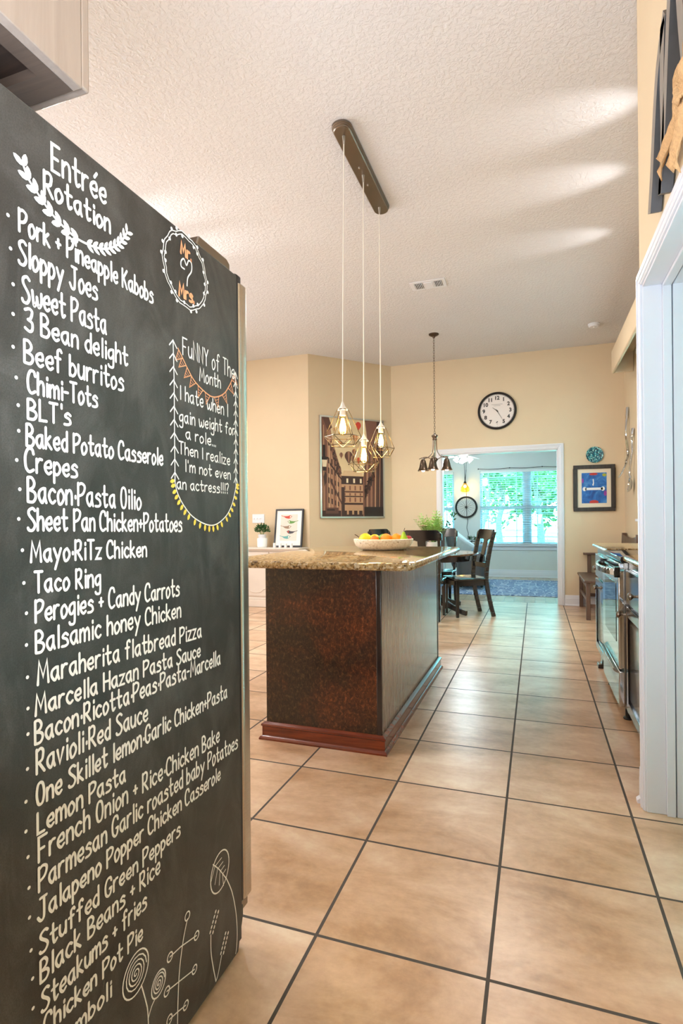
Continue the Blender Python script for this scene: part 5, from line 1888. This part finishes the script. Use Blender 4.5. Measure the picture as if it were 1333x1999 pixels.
def base_cabinet(name, label, y0, y1, feet=()):
    t = thing(name, label, 'cabinet', (1.36, (y0 + y1) / 2, 0), 'base cabinets beside the range')
    MB().box(RF + .018, 1.662, y0, y1, .1, .9).box(RF + .07, 1.66, y0 + .002, y1 - .002, 0.0, .1).build('cabinet_box', M['espresso'], t)
    n = 1
    dw = MB().box(RF - .002, RF + .018, y0 + .012, y1 - .012, .675, .862).build('drawer', M['espresso'], t, bevel=.006, seg=3)
    dr = MB()
    a, b, c_, d_ = y0 + .012, y1 - .012, .075, .655
    dr.box(RF - .002, RF + .018, a, a + .055, c_, d_).box(RF - .002, RF + .018, b - .055, b, c_, d_).box(RF - .002, RF + .018, a + .055, b - .055, c_, c_ + .055).box(RF - .002, RF + .018, a + .055, b - .055, d_ - .055, d_)
    dd = dr.build('door', M['espresso'], t, bevel=.004)
    pn = MB()
    a2, b2, c2, d2 = a + .055, b - .055, c_ + .055, d_ - .055
    vs = [(RF + .012, a2, c2), (RF + .012, b2, c2), (RF + .012, b2, d2), (RF + .012, a2, d2), (RF + .003, a2 + .03, c2 + .03), (RF + .003, b2 - .03, c2 + .03), (RF + .003, b2 - .03, d2 - .03), (RF + .003, a2 + .03, d2 - .03)]
    pn.add(vs, [(4, 5, 6, 7), (0, 1, 5, 4), (1, 2, 6, 5), (2, 3, 7, 6), (3, 0, 4, 7), (3, 2, 1, 0)])
    pn.build('raised_panel', M['espresso'], dd)

    def knob(y, z, par):
        MB().lathe([(.017, .002), (.017, -.003), (.008, -.006), (.006, -.02), (.009, -.024), (.006, -.028), (.012, -.034), (.019, -.042), (.018, -.05), (.01, -.055), (.0005, -.056)], (RF - .002, y, z), 16, 'x').build('knob', M['nickel'], par)
    knob((y0 + y1) / 2 if y1 - y0 < .88 else y0 + .45, .768, dw)
    knob(y1 - .05 if y1 < 2.5 else y0 + .42, .615, dd)
    for fy in feet:
        ft = MB().prism([(RF - .032, 0), (RF + .07, 0), (RF + .07, .1), (RF + .005, .1), (RF - .002, .06), (RF - .004, .035), (RF - .03, .03)], 'y', fy, fy + .1)
        ft.build('bracket_foot', M['espresso'], t, bevel=.003)
    return t


base_cabinet('base_cabinet', 'dark base cabinet with drawer and panelled door on the near side of the range', 1.12, 2.035)
base_cabinet('base_cabinet', 'dark base cabinet with bracket foot on the far side of the range', 2.86, 3.70, (3.22,))


def top_slab(name, label, y0, y1, ex=.0):
    prof = [(1.058, .905), (1.048, .909), (1.044, .918), (1.044, .926), (1.048, .935), (1.058, .94), (1.665, .94), (1.665, .905)]
    mb = MB().prism(prof, 'y', y0, y1)
    o = mb.build(name, M['granite'])
    props(o, label, 'countertop', 'granite counters beside the range')


top_slab('granite_counter', 'polished granite counter between the white pantry casing and the range', 1.1, 2.05)
top_slab('granite_counter', 'polished granite counter on the far side of the range, its end near the bench', 2.845, 3.84)

RY0, RY1 = 2.06, 2.835
rgx = thing('kitchen_range', 'stainless steel oven range with bowed door handle between the dark cabinets', 'oven', (1.34, (RY0 + RY1) / 2, 0))
GX = 1.02
MB().box(GX + .03, 1.66, RY0, RY1, .07, .895).build('oven_body', M['steel'], rgx)
MB().prism([(GX + .02, .895), (GX + .012, .905), (GX + .012, .928), (GX + .024, .934), (1.655, .934), (1.655, .895)], 'y', RY0 - .003, RY1 + .003).build('cooktop', M['screen'], rgx, bevel=.003)
MB().box(GX + .005, GX + .03, RY0 + .005, RY1 - .005, .858, .893).build('control_strip', M['steel_mirror'], rgx, bevel=.003)
dd = MB().box(GX, GX + .032, RY0 + .004, RY1 - .004, .29, .848).build('oven_door', M['steel_mirror'], rgx, bevel=.006, seg=3)
wv = MB().box(GX - .0025, GX + .004, RY0 + .09, RY1 - .16, .43, .775).build('oven_window', M['screen'], dd, bevel=.002)
hh = MB()
hp = []
for i in range(17):
    t_ = i / 16
    y = RY0 + .015 + (RY1 - RY0 - .03) * t_
    hp.append(Vector((GX - .012 - .055 * math.sin(PI * t_) ** .7, y, .842)))
for a, b in zip(hp, hp[1:]):
    hh.bar(a, b, .016, .038, (0, 0, 1))
hh.build('door_handle', M['steel_mirror'], dd, bevel=.003)
MB().box(GX - .02, GX + .01, RY0 - .002, RY0 + .035, .812, .872).build('handle_bracket', M['screen'], dd, bevel=.004)
MB().box(GX - .02, GX + .01, RY1 - .035, RY1 + .002, .812, .872).build('handle_bracket', M['screen'], dd, bevel=.004)
dw = MB().box(GX, GX + .032, RY0 + .004, RY1 - .004, .075, .278).build('drawer', M['steel_mirror'], rgx, bevel=.006, seg=3)
MB().prism([(GX + .006, .272), (GX - .026, .296), (GX - .03, .29), (GX - .026, .276), (GX, .262)], 'y', RY0 + .02, RY1 - .02).build('drawer_pull', M['steel'], dw, bevel=.002)
for x in (GX + .05, 1.6):
    for y in (RY0 + .04, RY1 - .04):
        MB().lathe([(.024, 0), (.026, .006), (.022, .012), (.014, .016), (.014, .072)], (x, y, 0), 14).build('foot', M['iron'], rgx)

# ------------------------------------------------------------------ big metal letter with a burlap bow above the pantry opening
lt = thing('wall_letter', 'big grey metal letter with dark edges hung on the wall above the pantry opening', 'wall letter', (.97, .45, 2.3))
LXa, LXb = .948, .98


def stroke(mb, pts, ws):
    """flat bar outline in the wall plane with flared ends"""
    pts = [Vector(p) for p in pts]
    n = len(pts)
    Lp, Rp = [], []
    for i in range(n):
        d_ = (pts[min(i + 1, n - 1)] - pts[max(i - 1, 0)]).normalized()
        nn = Vector((-d_.y, d_.x)) * ws[i] / 2
        Lp.append(pts[i] + nn)
        Rp.append(pts[i] - nn)
    poly = [(p.x, p.y) for p in Lp + Rp[::-1]]
    b0 = len(mb.f)
    mb.prism(poly, 'x', LXa, LXb)
    k = len(poly)
    for i in range(b0, len(mb.f)):
        mb.fm[i] = 0 if i < b0 + 2 else 1


lm = MB()
sv = lambda pts: [(p.x, p.y) for p in crom([(a, b, 0) for a, b in pts], 5)]
for pts, w0, w1 in (([(.675, 2.165), (.635, 2.26), (.585, 2.42), (.53, 2.54), (.43, 2.625)], .05, .05), ([(.455, 2.62), (.47, 2.45), (.47, 2.28), (.515, 2.14)], .06, .04),
                    ([(.515, 2.14), (.45, 2.3), (.39, 2.55), (.32, 2.75), (.25, 2.86)], .045, .05), ([(.28, 2.85), (.27, 2.6), (.22, 2.35), (.16, 2.2)], .06, .05)):
    q = sv(pts)
    n = len(q)
    stroke(lm, q, [w0 + (w1 - w0) * i / (n - 1) for i in range(n)])
lm.build('letter_body', [M['letter_front'], M['letter_side']], lt, smooth=False)
MB().box(.979, .9849, .45, .47, 2.5, 2.52).box(.979, .9849, .26, .28, 2.62, 2.64).build('hanger', M['iron'], lt)
bo = thing('burlap_bow', 'frayed tan burlap bow tied on the big metal letter', 'bow', (.93, .33, 2.25))
rng = random.Random(2)


def ribbon3(pts, w0, w1, ragged=0):
    pts = crom(pts, 6)
    n = len(pts)
    mb = MB()
    vs = []
    for i, p in enumerate(pts):
        d_ = (pts[min(i + 1, n - 1)] - pts[max(i - 1, 0)]).normalized()
        s_ = d_.cross(Vector((1, .25, 0))).normalized()
        w_ = (w0 + (w1 - w0) * i / (n - 1)) / 2
        for k in range(5):
            f_ = k / 2 - 1
            jit = rng.uniform(-ragged, ragged) if k in (0, 4) else 0
            endj = rng.uniform(-.02, .02) if i == n - 1 else 0
            vs.append(p + s_ * (w_ * f_ + jit) + Vector((.008 * math.sin(f_ * 4 + i * .5), 0, endj)))
    fs = [(i * 5 + k, i * 5 + k + 1, (i + 1) * 5 + k + 1, (i + 1) * 5 + k) for i in range(n - 1) for k in range(4)]
    mb.add(vs, fs)
    return mb


for nm, pts, w0, w1 in (('bow_tail', [(.945, .15, 2.24), (.938, .25, 2.215), (.938, .36, 2.205), (.94, .47, 2.19)], .05, .06), ('bow_tail', [(.94, .15, 2.235), (.935, .205, 2.18), (.936, .25, 2.13), (.938, .285, 2.085)], .05, .06),
                        ('bow_loop', [(.94, .12, 2.23), (.93, .18, 2.25), (.925, .19, 2.21), (.935, .13, 2.2)], .05, .04), ('bow_loop', [(.94, .11, 2.23), (.92, .02, 2.28), (.91, -.01, 2.22), (.935, .1, 2.2)], .06, .05)):
    o = ribbon3(pts, w0, w1, .004).build(nm, M['burlap'], bo, angle=180)
    so = o.modifiers.new('thickness', 'SOLIDIFY')
    so.thickness = .003
MB().ball((.935, .115, 2.225), .028, 14, 10, sx=.8, sz=1.1).build('knot', M['burlap'], bo)

# ------------------------------------------------------------------ outside
gr = props(box(-40, 40, YW + .3, 70, -.5, -.3).build('lawn_ground', M['grass']), kind='structure')
props(box(4.5, 40, -10, YW + .3, -.5, -.3).build('side_lawn_ground', M['grass']), kind='structure')

props(MB().box(1.8, 4.6, .5, 9.6, 3.1, 3.2).build('roof_sky_block', M['white_wall']), kind='structure')  # unseen roof added to keep sky light off the right window
props(MB().box(4.5, 4.6, .5, 9.6, -.4, 3.1).box(1.8, 4.5, 7.4, 7.5, -.4, 3.1).build('wall_sky_block', M['wall']), kind='structure')  # unseen walls added to cut sky light and bounce warm sun


def tree(label, x, y, h, rad, dens, mat, seed, trunk_r=.16):
    g = random.Random(seed)
    t = thing('garden_tree', label, 'tree', (x, y, -.3), 'trees outside the far room window')
    tr = MB()
    tr.tube(crom([(x, y, -.3), (x + g.uniform(-.1, .1), y, h * .3), (x + g.uniform(-.25, .25), y, h * .6), (x + g.uniform(-.3, .3), y, h * .9)], 4), [trunk_r * (1 - .055 * i) for i in range(13)], 9)
    for q in range(4):
        a = g.uniform(0, 2 * PI)
        z0 = h * g.uniform(.4, .75)
        tr.tube([(x, y, z0), (x + math.cos(a) * rad * .5, y + math.sin(a) * rad * .5, z0 + rad * .3), (x + math.cos(a) * rad * .85, y + math.sin(a) * rad * .85, z0 + rad * .5)], [trunk_r * .22, trunk_r * .12, .01], 6)
    tr.build('trunk', M['bark'], t)
    cr = MB()
    for q in range(9):
        c_ = (x + g.uniform(-.5, .5) * rad, y + g.uniform(-.5, .5) * rad, h + g.uniform(-.45, .45) * rad)
        leaves(cr, c_, rad * g.uniform(.4, .6), int(dens * .6), .15 * rad, .1 * rad, g, .75, .1, -.9)
    cr.build('crown', mat, t, smooth=False)


TL = [('nearest leafy tree, seen left of the window mullion', -.9, 15.0, 2.95, 1.25, 190, 'tree_leaf', .10),
      ('leafy tree seen just right of the window mullion', .75, 18.0, 3.2, 1.35, 170, 'tree_leaf2', .14),
      ('leafy tree seen through the narrow left window', -2.75, 17.8, 2.9, 1.35, 170, 'tree_leaf', .12),
      ('dark leafy tree behind the nearest one, left of the white shed', -.75, 21.6, 3.4, 1.7, 170, 'tree_leaf', .15),
      ('tall pale tree at the right edge of the window, above the garden wall', 2.4, 24.5, 3.6, 1.7, 170, 'tree_leaf2', .18),
      ('pale leafy tree directly behind the white shed', .2, 28.4, 3.6, 1.9, 150, 'tree_leaf2', .2),
      ('distant tree far down the lawn on the left', -3.2, 31.5, 2.8, 2.2, 150, 'tree_leaf2', .2),
      ('distant tree far down the lawn on the right', 3.4, 32.5, 2.8, 2.2, 150, 'tree_leaf', .2),
      ('farthest and widest tree at the end of the lawn', 0, 38.0, 2.4, 2.9, 170, 'tree_leaf', .22)]
for k, (lb, x, y, h, rad, dens, mt, tr_) in enumerate(TL):
    tree(lb, x, y, h, rad, dens, M[mt], 40 + k, tr_)
shd = thing('garden_shed', 'small white gabled shed on the lawn outside the window', 'shed', (-.05, 25, -.3))
box(-.75, .65, 24.3, 25.7, -.3, .75).build('walls', M['white'], shd)
MB().prism([(-.85, .75), (.75, .75), (-.05, 1.25)], 'y', 24.2, 25.8).build('roof', M['blind'], shd)
wb = thing('garden_wall', 'long pale low garden wall beyond the window on the right', 'garden wall', (2.4, 19, -.3))
MB().box(1.2, 4.2, 18.9, 19.1, -.3, .55).build('wall_panel', M['white_wall'], wb)
MB().box(1.15, 4.25, 18.85, 19.15, .55, .62).build('coping', M['white'], wb, bevel=.01)
